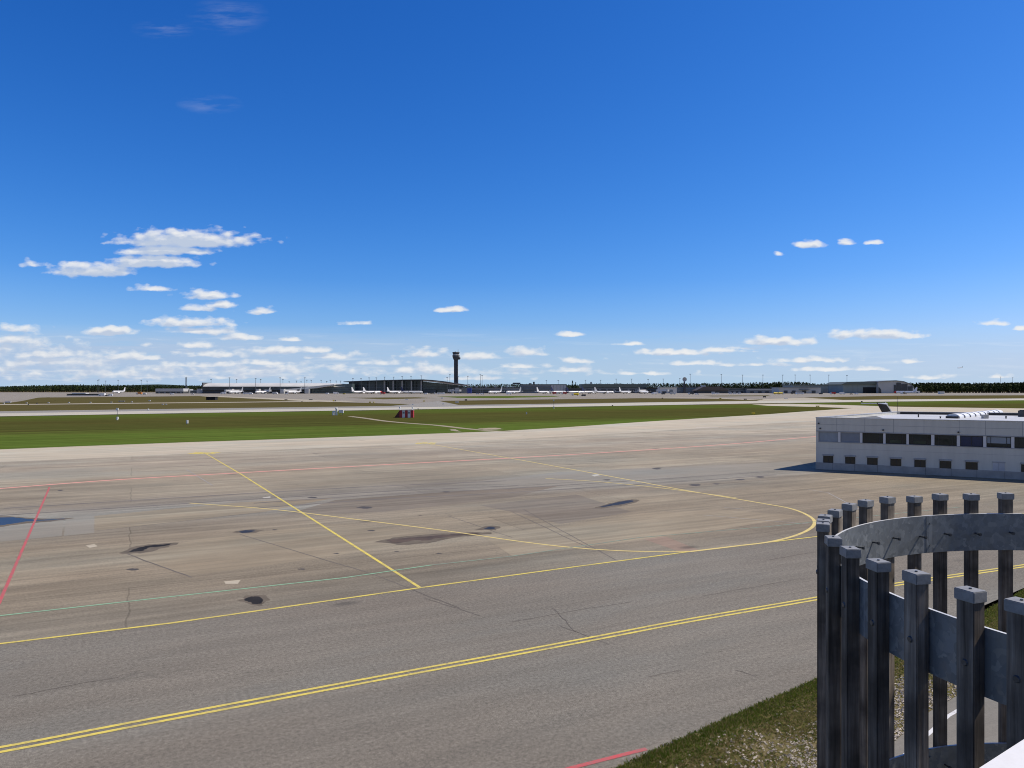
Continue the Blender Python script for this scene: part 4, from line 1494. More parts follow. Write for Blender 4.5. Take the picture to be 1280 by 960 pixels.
def bld(name, label, cat, xc, Y):
    t = thing(name, label, cat, (FX(xc, Y), Y, 0))
    return Blk(t, Y)


# left pier with its long pale barrel roof
b = bld('terminal_pier', 'long left terminal pier under a pale curved metal roof', 'terminal', 330, 1390)
b.box('wall', 253, 398, 487.4, None, DKW, 6, 30)
b.box('glass_facade', 252.6, 398, 483.4, 487.4, GLZ, 3, 33)
n = 10
prof = []
Y0 = b.Y
m = MB()
zr0, zr1 = FZ(483.6, Y0), FZ(478.5, Y0)
for k in range(n + 1):
    a = k / n * math.pi / 2
    prof.append((40 * (1 - math.cos(a)), zr0 + (zr1 - zr0) * math.sin(a)))
xr = [252, 300, 350, 392, 408, 418, 431]
dz = [0, 0, 0, 0, -.5, -1.1, -2.4]
for i in range(len(xr) - 1):
    for k in range(n):
        qd = []
        for (px_, d_), (yy, zz) in (((xr[i], dz[i]), prof[k]), ((xr[i + 1], dz[i + 1]), prof[k]), ((xr[i + 1], dz[i + 1]), prof[k + 1]), ((xr[i], dz[i]), prof[k + 1])):
            qd.append((FX(px_, Y0) - b.r.location.x, yy, max(zr0 - .2, zz + d_)))
        m.poly(qd)
m.prism([(FX(252, Y0) - b.r.location.x, p[0], p[1]) for p in prof] + [(FX(252, Y0) - b.r.location.x, 40, zr0)], (1.2, 0, 0))
m.build('roof', ROOFP, b.r, smooth=True)
b.poly('lower_roof', [(352, 487.0), (376, 484.6), (398, 482.2), (418, 480.2), (418, 481.6), (396, 485.2), (366, 487.4)], ROOFP, -6, 14)
b.poly('eave', [(252.4, 478.2), (253.6, 478.2), (253.6, 484), (252.4, 484)], DKR, -1, 40)
for x0, x1 in ((285.5, 290), (320, 323.5), (350, 355), (380.5, 386)):
    b.box('gate_block', x0, x1, 486.2, None, LTW, -12, 15)
b.poly('glass_wing', [(386, 492), (386, 486), (404, 482.8), (420, 480.6), (440, 479.6), (440, 492)], GLZ2, 2, 30)
for yy in (484.6, 487.0, 489.0):
    b.box('floor_band', 392 if yy > 486 else 402, 440, yy, yy + .35, DKW, 1.0, 3)

# left ancillary shed and blocks
b = bld('cargo_shed', 'low shed with pale grey roof standing left of the long pier', 'shed', 211, 1400)
b.box('wall', 194.5, 229, 489.3, None, DKW, 0, 24)
b.poly('roof', [(194, 489.4), (194.4, 485.7), (229, 485.7), (229.4, 489.4)], LTW, -1, 26)
for x0 in (198, 205, 212, 219, 225):
    b.box('door', x0, x0 + 2.4, 490.4, None, GRW, -.6, .5)
b = bld('plant_building', 'small blue grey plant building between the low shed and the long pier', 'building', 241, 1420)
b.box('wall', 230, 237, 486.6, None, LTW, 0, 16)
b.box('annex', 237, 246, 488, None, GRW, 2, 16)
b.box('tower_block', 246, 252, 486, None, LTW, -2, 14)
b.box('window', 231, 236, 488.2, 489.6, GLZ, -.4, .3)
b.box('window', 238.5, 245, 489.2, 490.4, GLZ, 1.6, .3)

# main terminal
b = bld('terminal_building', 'dark glass main terminal under a broad wing shaped roof left of the control tower', 'terminal', 505, 1430)
top = [(429, 476.8), (455, 475.7), (480, 475.0), (505, 474.4), (529, 474.2), (540, 474.9), (552, 476.2), (566, 478.4), (584, 481.2)]
b.poly('roof', top + [(584, 481.9), (566, 479.5), (552, 477.4), (540, 476.1), (529, 475.4), (505, 475.4), (480, 475.9), (455, 476.6), (430, 477.6)], DKR, -14, 90)
b.poly('roof_edge', [(529, 475.5), (540, 476.2), (552, 477.5), (566, 479.6), (584, 482.0), (584, 482.6), (566, 480.8), (552, 479.0), (540, 477.4), (529, 476.6)], SOFF, -13.5, 30)
b.poly('glass_facade', [(436, 492), (436, 477.4), (480, 476.2), (529, 475.8), (529, 492)], GLZ, 4, 60)
b.poly('glass_gable', [(529, 492), (529, 477.0), (552, 479.2), (566, 481.0), (579, 482.6), (579, 492)], GLZ2, 2, 50)
for yy, h_ in ((480.8, .5), (484.6, .6), (488.0, .4)):
    b.box('floor_band', 437, 528, yy, yy + h_, GRW, 2.5, 3)
for yy in (483.4, 486.2):
    b.box('floor_band', 531, 574, yy, yy + .4, DKW, .5, 3)
for x_ in (447, 459, 469, 485, 497, 508, 520):
    b.box('mullion', x_, x_ + .5, 477.6, None, DKW, 2.2, 2)
for x_ in (480.5, 491.5, 502.7, 514.2, 526.6):
    b.box('column', x_ - .8, x_ + .8, 476.2, None, CONC, -9, 3)
b.box('gate_block', 529, 545, 487.6, None, DKW, -10, 12)
b.box('gate_block', 560, 567, 486.6, 489.8, PLW, -8, 8)
b.box('link_bridge', 566, 584, 484.8, None, GRW, -2, 14)
b.box('gate_block', 569, 574, 484.6, None, LTW, -10, 8)

# control tower
CTY = 1560
ct = thing('control_tower', 'tall dark air traffic control tower with a flared glazed cab', 'control tower', (FX(570, CTY), CTY, 0))
zz = lambda p: FZ(p, CTY)
k_ = CTY / FOC
mb = MB()
sq = [(.7071, .7071)]
hw = 2.35 * k_
mb.box(-hw, hw, -hw, hw, 0, zz(449.6))
mb.build('shaft', pbr('dark_concrete_shaft', (.055, .055, .06), .7, var=.25, scale=.1, stretch=(1, 1, .1)), ct)
MB().box(-hw * .45, hw * .45, -hw - .5, -hw - .02, 0, zz(451)).build('stair_panel', DKW, ct)


def frust(z0, z1, h0, h1, sides=8):
    m = MB()
    m.lathe([(z0, h0), (z1, h1)], sides, 'z')
    return m


frust(zz(449.8), zz(446.6), 3.0 * k_, 4.3 * k_).build('equipment_floor', DKW, ct)
frust(zz(446.5), zz(444.2), 4.3 * k_, 4.6 * k_).build('cab_base', DKW, ct)
frust(zz(444.1), zz(443.2), 4.2 * k_, 4.2 * k_).build('gallery', PLW, ct)
frust(zz(443.1), zz(440.9), 3.9 * k_, 4.4 * k_).build('cab_glazing', GLZ, ct)
frust(zz(440.8), zz(440.1), 4.7 * k_, 4.3 * k_).build('cab_roof', DKR, ct)
MB().tube((2.6 * k_, 0, zz(440)), (2.6 * k_, 0, zz(436.6)), .5, .2, 8).tube((-1 * k_, 0, zz(440)), (-1 * k_, 0, zz(438.8)), .6, .4, 8).build('antenna_mast', MAST, ct)
MB().lathe([(-3.2, 1.2), (-2, 2.6), (0, 3.2), (2, 2.4)], 12, 'z', (3.9 * k_, -1.5, zz(447.6))).box(2.2 * k_, 3.6 * k_, -2.0, -1.0, zz(448.4), zz(447.8)).build('side_antenna', DKW, ct)


def hall(name, label, cat, x0, x1, yt, Y, wall, roofm, roof_h=1.0, dep=40, extra=None, over=.6):
    b = bld(name, label, cat, (x0 + x1) / 2, Y)
    b.box('wall', x0, x1, yt + roof_h, None, wall, 0, dep)
    b.box('roof', x0 - over, x1 + over, yt, yt + roof_h - .02, roofm, -2, dep + 4)
    if extra: extra(b)
    return b


def ex1(b):
    for x_ in (594, 606, 618, 632, 640):
        b.box('roof_unit', x_, x_ + 2.4, b.yt - 1.4 if hasattr(b, 'yt') else 482.6, 484.2, LTW, 4, 6)
    b.box('window_band', 588, 649, 487.2, 488.4, GLZ, -.6, .5)
    b.box('lower_wall', 585, 649, 489.4, None, DKW, -.8, .7)


hall('terminal_hall', 'long blue grey low hall directly right of the control tower', 'hall', 583, 652, 484.2, 1450, GRW, DKR, .6, 40, ex1)
# blue block in place of an aircraft tail by the tower foot
b = bld('blue_block', 'small blue block at the foot of the terminal roof', 'building', 587, 1400)
b.box('wall', 583.5, 589.5, 485.0, None, BLU, 0, 8)
b.box('roof', 583.2, 589.8, 484.6, 484.95, LTW, -.5, 9)


def ex2(b):
    b.box('pale_bay', 689, 707.5, 481.2, None, LTW, -1.2, 10)
    for yy in (483.4, 485.8, 488.0):
        b.box('window_band', 646, 688, yy, yy + .9, GLZ, -.6, .5)
    for x0, x1, yy in ((641, 650.5, 478.3), (661, 664.5, 479.0), (666.4, 668.4, 477.2)):
        b.box('roof_unit', x0, x1, yy, 480.1, DKR, 6, 8)
    for x_ in (692, 696, 700, 704):
        b.box('bay_joint', x_, x_ + .3, 481.5, None, GRW, -1.5, .25)


hall('office_block', 'long blue grey block with rooftop plant behind the line of parked jets', 'building', 651, 708, 480.2, 1500, GRW, DKR, .7, 40, ex2)


def ex3(b):
    b.box('window_band', 709, 727, 487.4, 488.6, GLZ, -.6, .5)


hall('low_hall', 'low dark hall beneath two dark conifers behind the parked jets', 'hall', 708, 728, 485.2, 1490, DKW, DKR, .6, 30, ex3)


def ex4(b):
    for x_ in range(733, 806, 9):
        b.box('bay', x_, x_ + 6.5, 486.6, None, DKW, -.7, .6)
    b.box('roof_unit', 738, 740, 477.4, 479.9, LTW, 6, 4)
    b.box('window_band', 730, 806, 484.5, 485.4, GLZ, -.6, .5)


hall('cargo_hall', 'grey cargo hall with deep dark green roof right of the conifers', 'hall', 728, 808, 480.0, 1520, GRW, GRNR, 4.0, 60, ex4)


def ex5(b):
    b.box('window_band', 809, 824, 486.4, 488.0, GLZ, -.6, .5)


hall('dark_hall', 'small dark hall left of the pale square block', 'hall', 808, 826, 484.6, 1500, DKW, DKR, .6, 30, ex5)


def ex6(b):
    b.box('door', 828, 833, 487.2, None, DKW, -.7, .6)
    b.box('door', 836, 841, 487.2, None, GRW, -.7, .6)


hall('pale_block', 'pale square cargo block below the round radar dish', 'building', 825, 846, 484.0, 1440, PLW, LTW, .5, 24, ex6)


def ex7(b):
    for yy in (485.2, 487.4, 489.4):
        b.box('window_band', 847, 874, yy, yy + 1.2, BLUG, -.6, .5)
    b.box('roof_unit', 877.2, 882.5, 481.8, 483.6, PLW, 4, 6)


hall('glass_office', 'blue grey office with pale window bands right of the radar dish', 'building', 845, 876, 483.2, 1490, GRW, DKR, .5, 30, ex7)
b = bld('gabled_hall', 'dark hall with a long sloping brown roof in the middle right distance', 'hall', 892, 1450)
b.box('wall', 872, 910, 487.8, None, DKW, 0, 30)
b.poly('roof', [(870, 488.2), (880, 483.2), (901, 483.2), (913, 488.2)], BRNR, -2, 34)
b.box('door', 889, 894, 489.6, None, LTW, -.8, .7)


def ex8(b):
    b.box('window_band', 911, 933, 486.6, 487.8, GLZ, -.6, .5)
    for x_ in (914, 920, 926):
        b.box('door', x_, x_ + 3, 489.0, None, DKW, -.7, .6)


hall('blue_hall', 'dark blue hall with white vans parked in front', 'hall', 909, 934, 484.8, 1500, GRW, DKR, .6, 30, ex8)


def ex9(b):
    b.box('pale_band', 934, 974, 486.2, 487.6, LTW, -.7, .6)
    for x_ in (938, 948, 957, 966):
        b.box('door', x_, x_ + 4, 489.0, None, DKW, -.8, .7)


hall('long_shed', 'long grey blue shed with a pale band left of the light grey warehouse', 'shed', 933, 976, 485.0, 1490, GRW, DKR, .6, 30, ex9)


def ex10(b):
    for x_ in (980, 990, 1003, 1015):
        b.box('door', x_, x_ + 4.5, 488.2, None, DKW, -.8, .7)
    b.box('canopy', 1000, 1012, 487.0, 487.4, DKR, -5, 5)


hall('light_warehouse', 'light grey flat roofed warehouse standing before the teal hangar hall', 'warehouse', 974, 1026, 484.0, 1400, LTW, GRW, .5, 40, ex10)


def ex11(b):
    b.box('door', 1030, 1038, 486.5, None, GRW, -.8, .7)
    b.box('panel', 1042, 1052, 482.6, 487.0, LTW, -.6, .5)


hall('teal_hall', 'long teal grey hall joined to the left of the green roofed hangar', 'hall', 991, 1060, 480.6, 1560, TEAL, GRNR, .8, 60, ex11)

b = bld('hangar', 'big green roofed hangar with a dark open door beside the arched hangar', 'hangar', 1076, 1450)
b.box('wall', 1054, 1097, 480.4, None, TEAL, 0, 70)
b.poly('roof', [(1051.5, 480.5), (1059.5, 477.2), (1097.5, 476.6), (1097.5, 480.5)], GRNR, -4, 80)
b.box('door', 1079, 1095.5, 484.0, None, pbr('hangar_door_black', (.012, .013, .015), .8), -.8, .7)
b.box('door_post', 1095.6, 1097, 481, None, LTW, -1, 1)
for x_ in (1060, 1066, 1072):
    b.box('wall_joint', x_, x_ + .25, 481, None, GRW, -.25, .2)
b = bld('arched_hangar', 'light grey hangar with an arched roof and tall dark doors at its right', 'hangar', 1121, 1440)
arch = [(1097.8, 491.9), (1097.8, 477.4), (1108, 476.5), (1120, 476.0), (1130, 477.2), (1138, 480.2), (1142.5, 484.5), (1143.6, 491.9)]
b.poly('wall', arch, LTW, 0, 60)
b.poly('roof', [(a_, c_) for a_, c_ in arch[1:-1]] + [(a_ + .1, c_ - .7) for a_, c_ in arch[1:-1]][::-1], GRW, -3, 66)
for x0, x1, yt in ((1117.5, 1120, 481), (1120.6, 1126.4, 478.4), (1127, 1134.4, 480), (1135, 1141, 483)):
    b.box('door', x0, x1, yt, None, DKW, -.8, .7)
b.poly('dark_stay', [(1098.4, 491.9), (1098.4, 483.6), (1101.2, 486.5), (1101.8, 491.9)], DKW, -.9, .8)  # dark sloping piece at the left foot of the arch
b = bld('hangar_annex', 'small white annex at the right foot of the arched hangar', 'building', 1147, 1430)
b.box('wall', 1143.8, 1150, 489.0, None, PLW, 0, 10)
b.box('roof', 1143.6, 1150.3, 488.6, 488.98, LTW, -.5, 11)
b.box('door', 1146, 1147.2, 490.2, None, DKW, -.5, .45)

# things out left
b = bld('depot', 'long dark depot with a white roof panel before the woods at far left', 'building', 104, 1000)
b.box('wall', 83.5, 126, 492.8, None, DKW, 0, 12)
b.box('roof', 83, 126.5, 492.2, 492.7, DKR, -1, 14)
b.box('roof_panel', 90, 107, 491.2, 492.15, PLW, 2, 8)
b.box('low_wall', 83, 130, 494.2, None, PLW, -6, 2)
b = bld('dark_shed', 'black windowless shed standing alone in the far left grass', 'shed', 263, 661)
b.box('wall', 257.6, 268.8, 496.4, None, pbr('black_cladding', (.012, .012, .013), .8), 0, 6)
b.box('roof', 257.2, 269.2, 495.9, 496.38, DKR, -.4, 7)
b = bld('white_hut', 'low white hut on the grass before the right hand woods', 'hut', 1178, 1300)
b.box('wall', 1175, 1180.6, 489.6, None, PLW, 0, 6)
b.box('roof', 1174.7, 1181, 489.2, 489.58, LTW, -.4, 7)

# radar
RY = 1480
rd = thing('radar_tower', 'round white radar dish on a dark pedestal above the pale block', 'radar', (FX(855.4, RY), RY, 0))
zr = lambda p: FZ(p, RY)
MB().box(-2.2, 2.2, -2.2, 2.2, 0, zr(480)).box(-1.2, 1.2, -1.2, 1.2, zr(480), zr(476.6)).box(-2.6, 2.6, -2.6, 2.6, zr(480.2), zr(479.8)).build('pedestal', DKW, rd)
m = MB()
nn = 18
rr = 2.75 * RY / FOC
rings = [(0, 2.4), (.45, 1.9), (.8, .9), (1.0, 0)]
vs, fs = [], []
for q_, dd in rings:
    for i in range(nn):
        a = 2 * math.pi * i / nn
        vs.append((q_ * rr * math.cos(a) + .35 * dd, dd - 2.6, zr(474.2) + q_ * rr * math.sin(a)))
for k in range(3):
    for i in range(nn):
        fs.append((k * nn + i, k * nn + (i + 1) % nn, (k + 1) * nn + (i + 1) % nn, (k + 1) * nn + i))
m._add(vs, fs, 0)
m.build('dish', LTW, rd, smooth=True)
MB().tube((.9, -.3, zr(474.2)), (0, -4.5, zr(474.0)), .25, .2, 6).build('feed_horn', PLW, rd)


# =================================================================== FLOODLIGHT MASTS
ORD = ['first', 'second', 'third', 'fourth', 'fifth', 'sixth', 'seventh', 'eighth', 'ninth', 'tenth', 'eleventh', 'twelfth', 'thirteenth', 'fourteenth', 'fifteenth',
       'sixteenth', 'seventeenth', 'eighteenth', 'nineteenth', 'twentieth']


def mast_proto(h, r):
    t = thing('floodlight_mast', 'x', 'mast')
    MB().tube((0, 0, 0), (0, 0, h), r, r * .6, 8).tube((0, 0, 0), (0, 0, .5), r * 1.8, n=8).build('pole', MAST, t)
    m = MB().box(-1.5, 1.5, -.3, .3, h, h + .35)
    for x_ in (-1.2, -.4, .4, 1.2):
        m.box(x_ - .3, x_ + .3, -.55, .1, h + .36, h + .9)
    m.build('lamp_head', MAST, t)
    return t


rows = [
    ('above the woods at far left', 1500, [(121, 475), (123.5, 474.6), (131, 476), (149, 475), (176, 475), (183.5, 476)], .35),
    ('rising behind the long left pier', 1500, [(264, 474), (295, 474), (325, 474), (354.5, 474), (362, 477), (371, 476), (377, 477), (384.5, 475), (389.5, 475), (402, 475), (408, 476.5), (413, 475), (421, 476), (426, 476)], .42),
    ('standing before the long left pier', 1350, [(287, 472), (320, 473), (351, 472), (382, 472)], .5),
    ('at the columns of the main terminal', 1395, [(442, 473), (450.5, 473), (461, 472), (471, 472), (480.5, 471), (491.5, 471), (502.7, 470.5), (514.2, 470), (526.6, 469.5)], .5),
    ('around the foot of the control tower', 1380, [(559, 471.5), (562.5, 468), (572.6, 470.5), (585, 470), (600.3, 468), (602.6, 469)], .45),
    ('behind the halls right of the tower', 1540, [(683, 475.4), (698, 475.4), (732, 475), (750.5, 475), (770, 473.6), (789, 473.6), (809.5, 474), (829.5, 473.5), (850.3, 473)], .42),
    ('above the right hand halls and hangar', 1500, [(862.4, 467.5), (901, 468), (928.5, 468.5), (954.5, 468.5), (979.5, 468.5), (993, 468.5), (1013.5, 468.5), (1037, 468.5), (1059.5, 469)], .45),
    ('over the woods at far right', 1900, [(1250, 471), (1264.5, 472)], .4)]
for where, Y, lst, r_ in rows:
    for i, (px_, pt) in enumerate(lst):
        t = mast_proto(FZ(pt, Y) - .9, r_)
        t.location = (FX(px_, Y), Y + random.uniform(-6, 6), 0)
        t['label'] = f'{ORD[i]} slim grey floodlight mast from the left {where}'
        t['group'] = 'floodlight masts along the skyline'
t = thing('mast_tower', 'thick dark lattice mast between the low shed and the long pier', 'mast', (FX(232.7, 1450), 1450, 0))
zt_ = FZ(472, 1450)
m = MB()
for sx, sy in ((-1, -1), (1, -1), (1, 1), (-1, 1)):
    m.tube((sx * 1.3, sy * 1.3, 0), (sx * .8, sy * .8, zt_), .22, n=5)
for k in range(10):
    z0, z1 = zt_ * k / 10, zt_ * (k + 1) / 10
    w0 = 1.3 - .5 * k / 10
    for s1, s2 in (((-1, -1), (1, -1)), ((1, -1), (1, 1)), ((1, 1), (-1, 1)), ((-1, 1), (-1, -1))):
        m.tube((s1[0] * w0, s1[1] * w0, z0), (s2[0] * w0, s2[1] * w0, z1), .12, n=4)
m.build('lattice', MAST, t)
MB().box(-1.6, 1.6, -1.6, 1.6, zt_, zt_ + .4).tube((0, 0, zt_), (0, 0, zt_ + 1.8), .3).build('lamp_head', MAST, t)

# jet bridges
for i, (px_, Y, lab) in enumerate(((298, 1350, 'left end of the long pier'), (332, 1350, 'middle of the long pier'), (369, 1350, 'right end of the long pier'), (822, 1400, 'dark hall left of the pale block'),
                                   (806, 1390, 'right end of the cargo hall'), (566, 1390, 'right side of the main terminal'))):
    t = thing('jet_bridge', f'white jet bridge reaching out from the {lab}', 'jet bridge', (FX(px_, Y), Y, .06), R(-55 if i % 2 else -125), 'jet bridges at the gates')
    MB().box(0, 24, -1.6, 1.6, 4.2, 7.2).build('tunnel', PLW, t)
    MB().box(24, 27.5, -2.2, 2.2, 4.0, 7.5).build('cab', LTW, t)
    MB().tube((19, -1.2, 0), (19, -1.2, 4.2), .35).tube((19, 1.2, 0), (19, 1.2, 4.2), .35).box(18, 20, -2, 2, .3, .9).build('drive_leg', MAST, t)
    MB().tube((-1.6, 0, 0), (-1.6, 0, 7.4), 2.1, n=12).build('rotunda', LTW, t)


# =================================================================== AIRPORT VEHICLES
VCOL = {'white': AIRW, 'grey': LTW, 'yellow': YEL, 'red': REDC, 'blue': BLU, 'dark': DKW, 'orange': pbr('orange_panel', (.60, .22, .04), .5)}


def vehicle(kind, colr, px_, py_, label, head=0.0):
    x, y = G(px_, py_)
    t = thing({'van': 'service_van', 'truck': 'box_truck', 'bus': 'apron_bus', 'car': 'service_car', 'tanker': 'fuel_tanker'}[kind], label, {'van': 'van', 'truck': 'truck', 'bus': 'bus', 'car': 'car', 'tanker': 'tanker'}[kind],
              (x, y, .08), head, 'airport vehicles on the far apron')
    L, W, H = {'van': (5.6, 2.1, 2.4), 'truck': (9, 2.6, 3.8), 'bus': (13, 2.9, 3.1), 'car': (4.4, 1.8, 1.5), 'tanker': (10, 2.6, 3.4)}[kind]
    c = VCOL[colr]
    if kind == 'truck':
        MB().box(-L / 2, L * .22, -W / 2, W / 2, .95, H).build('cargo_box', c, t)
        MB().prism([(L * .25, -W / 2, .6), (L / 2, -W / 2, .6), (L / 2, -W / 2, 1.7), (L * .44, -W / 2, 2.8), (L * .25, -W / 2, 2.8)], (0, W, 0)).build('cab', AIRW, t)
        MB().box(L * .36, L * .46, -W / 2 - .02, W / 2 + .02, 1.75, 2.4).build('window', BLKG, t)
    elif kind == 'tanker':
        MB().lathe([(-L * .5, .7), (-L * .48, 1.25), (L * .2, 1.25), (L * .22, .7)], 14, 'x', (0, 0, 2.1)).build('tank', c, t, smooth=True)
        MB().prism([(L * .26, -W / 2, .6), (L / 2, -W / 2, .6), (L / 2, -W / 2, 1.7), (L * .45, -W / 2, 2.8), (L * .26, -W / 2, 2.8)], (0, W, 0)).build('cab', AIRW, t)
        MB().box(L * .36, L * .46, -W / 2 - .02, W / 2 + .02, 1.75, 2.4).build('window', BLKG, t)
    else:
        h0 = .35
        pr = [(-L / 2, h0), (L / 2, h0), (L / 2, H * .5), (L * .46, H * .56), (L * (.2 if kind == 'car' else .36), H), (-L * (.34 if kind == 'car' else .49), H), (-L / 2, H * .55)]
        if kind == 'bus': pr = [(-L / 2, h0), (L / 2, h0), (L / 2, H * .4), (L * .485, H), (-L * .485, H), (-L / 2, H * .5)]
        MB().prism([(a_, -W / 2, c_) for a_, c_ in pr], (0, W, 0)).build('body', c, t)
        MB().box(-L * (.28 if kind != 'van' else -.12), L * (.17 if kind == 'car' else .33 if kind == 'van' else .46), -W / 2 - .02, W / 2 + .02, H * .58, H * .86).build('window', BLKG, t)
    for wx in (-L * .3, L * .32):
        for wy in (-W / 2, W / 2):
            r_ = .34 if kind in ('car', 'van') else .5
            MB().tube((wx, wy - .14, r_), (wx, wy + .14, r_), r_, n=12).build('wheel', TYRE, t)
    return t


for v in (('truck', 'orange', 174, 493.2, 'orange and white truck on the far left apron below the woods'),
          ('truck', 'white', 127.5, 495.2, 'white box truck parked at the right end of the dark depot'),
          ('van', 'white', 138, 495.0, 'white van just right of the box truck by the depot'),
          ('car', 'dark', 133, 495.3, 'dark car between white truck and white van near the depot'),
          ('van', 'grey', 181, 493.4, 'grey van right of the orange truck on the far left apron'),
          ('van', 'white', 215, 493.4, 'white van parked before the pale roofed low shed'),
          ('car', 'white', 241, 493.2, 'white car parked before the small plant building'),
          ('truck', 'white', 279, 492.8, 'white box truck below the left end of the long pier'),
          ('bus', 'white', 309, 492.9, 'white apron bus between two docked airliners at the pier'),
          ('van', 'white', 314, 493.0, 'white van right of the apron bus at the pier'),
          ('truck', 'grey', 344, 492.9, 'grey box truck below the middle of the pier'),
          ('van', 'white', 358, 493.0, 'white van left of the docked airliner at the right pier end'),
          ('van', 'white', 409, 492.9, 'white van before the sloping glass wing of the pier'),
          ('truck', 'white', 420, 492.8, 'white box truck before the glass wing beside the terminal'),
          ('car', 'yellow', 430, 493.0, 'yellow car before the left corner of the main terminal'),
          ('truck', 'red', 478, 493.0, 'red box truck beside the red nosed airliner'),
          ('van', 'white', 532, 493.0, 'white van right of the navy tailed airliner at the terminal'),
          ('truck', 'dark', 541, 492.8, 'dark box truck below the sloping terminal roof'),
          ('bus', 'white', 551, 492.9, 'white apron bus below the sloping terminal roof'),
          ('van', 'grey', 597, 493.0, 'grey van before the hall right of the tower'),
          ('van', 'white', 603, 493.2, 'white van at the mast right of the tower'),
          ('truck', 'white', 636, 493.2, 'white box truck just left of the second grey tailed airliner'),
          ('truck', 'red', 694, 493.0, 'red box truck under the first navy tailed airliner'),
          ('truck', 'red', 705, 493.0, 'red box truck under the middle navy tailed airliner'),
          ('tanker', 'yellow', 719, 494.6, 'yellow tanker on the apron before the middle navy tailed jet'),
          ('van', 'dark', 729.4, 495.4, 'dark van on the apron right of the yellow tanker'),
          ('truck', 'white', 818, 493.0, 'white box truck before the small dark hall'),
          ('van', 'dark', 829, 493.2, 'dark van before the pale square block'),
          ('truck', 'grey', 841, 493.0, 'grey box truck before the pale square block'),
          ('van', 'white', 871, 493.6, 'white van before the blue grey office'),
          ('truck', 'dark', 864, 493.2, 'dark box truck left of the white van by the office'),
          ('van', 'white', 892, 492.8, 'left white van before the sloping brown roof'),
          ('van', 'white', 897, 492.8, 'right white van before the sloping brown roof'),
          ('van', 'white', 913, 492.6, 'leftmost of three white vans before the dark blue hall'),
          ('van', 'white', 918.5, 492.6, 'middle of three white vans before the dark blue hall'),
          ('van', 'white', 924, 492.6, 'rightmost of three white vans before the dark blue hall'),
          ('tanker', 'yellow', 970.5, 493.0, 'left yellow tanker before the light grey warehouse'),
          ('tanker', 'yellow', 976.5, 493.0, 'right yellow tanker before the light grey warehouse'),
          ('bus', 'white', 1000, 493.0, 'white bus before the light grey warehouse'),
          ('truck', 'dark', 992, 492.8, 'dark truck left of the white bus by the warehouse'),
          ('van', 'dark', 1026, 493.0, 'dark van at the right corner of the light grey warehouse'),
          ('truck', 'red', 1041, 493.0, 'red truck before the teal hall'),
          ('truck', 'white', 1053, 493.0, 'white box truck between the teal hall and hangar'),
          ('van', 'white', 1070.5, 493.0, 'white van before the green roofed hangar'),
          ('car', 'dark', 1064, 493.2, 'dark car left of the white van by the hangar')):
    vehicle(*v, head=random.choice((0, math.pi)) + random.uniform(-.25, .25))

# =================================================================== THINGS ON THE AIRFIELD GRASS
MKW = pbr('marker_white', (.78, .78, .76), .6, var=.06)


def grass_pt(px_, py_): return G(px_, py_)


# red and white striped equipment shelter with ramp
x0, y0 = G(492.5, 522.2)
sh = thing('striped_shelter', 'red and white striped equipment shelter on the grass before the runway', 'shelter', (x0, y0, .05))
pm = y0 / FOC
W_ = 24 * pm
hS = 9.2 * pm
mb = MB()
wdt = W_ / 7
for k in range(2, 7):
    mb.box(wdt * k + (.004 if k else 0), wdt * (k + 1), 0, 2.6, 0, hS, 0 if k % 2 == 0 else 1)
mb.build('wall', [REDC, MKW], sh)
MB().prism([(wdt * .1, 0, 0), (wdt * 1.96, 0, 0), (wdt * 1.96, 0, hS * .95)], (0, 2.4, 0)).build('ramp', pbr('dark_red_panel', (.10, .02, .022), .6), sh)
MB().box(wdt * 1.9, W_ + .1, -.1, 2.7, hS, hS + .12).build('roof', LTW, sh)
MB().box(wdt * 3.2, wdt * 3.85, -.05, -.004, hS * .55, hS * .8).box(wdt * 5.1, wdt * 5.8, -.05, -.004, hS * .55, hS * .8).build('window', GRW, sh)
for xx in (wdt * 2.0, wdt * 6.6):
    MB().tube((xx, 1, hS + .12), (xx, 1, hS + .7), .1).tube((xx, 1, hS + .7), (xx, 1, hS + 1.25), .32, .28, 10).build('beacon', MKW, sh)
# white equipment group
x0, y0 = G(415.5, 519.2)
pm = y0 / FOC
eq = thing('equipment_cabinet', 'low round white cabinet, leftmost of three white units by the runway', 'cabinet', (x0 + .5, y0, .05), 0, 'white runway equipment')
MB().lathe([(0, .55), (1.3, .55), (1.6, .35)], 14).build('body', MKW, eq)
MB().box(-.1, .1, -.58, -.5, .5, 1.2).build('door', LTW, eq)
eq = thing('equipment_mast', 'tall white post with rounded head between two white units by the runway', 'post', (x0 + 1.6, y0, .05), 0, 'white runway equipment')
MB().box(-.32, .32, -.25, .25, 0, 2.4).build('body', MKW, eq)
MB().lathe([(2.4, .4), (2.7, .55), (3.0, .4)], 12).build('head', MKW, eq)
eq = thing('equipment_board', 'raised white board on two legs, rightmost of three white units by the runway', 'board', (x0 + 3.5, y0, .05), 0, 'white runway equipment')
MB().box(-.85, .85, -.4, .4, .9, 2.1).build('board', MKW, eq)
MB().tube((-.5, 0, 0), (-.5, 0, .9), .08).tube((.5, 0, 0), (.5, 0, .9), .08).build('leg', MAST, eq)
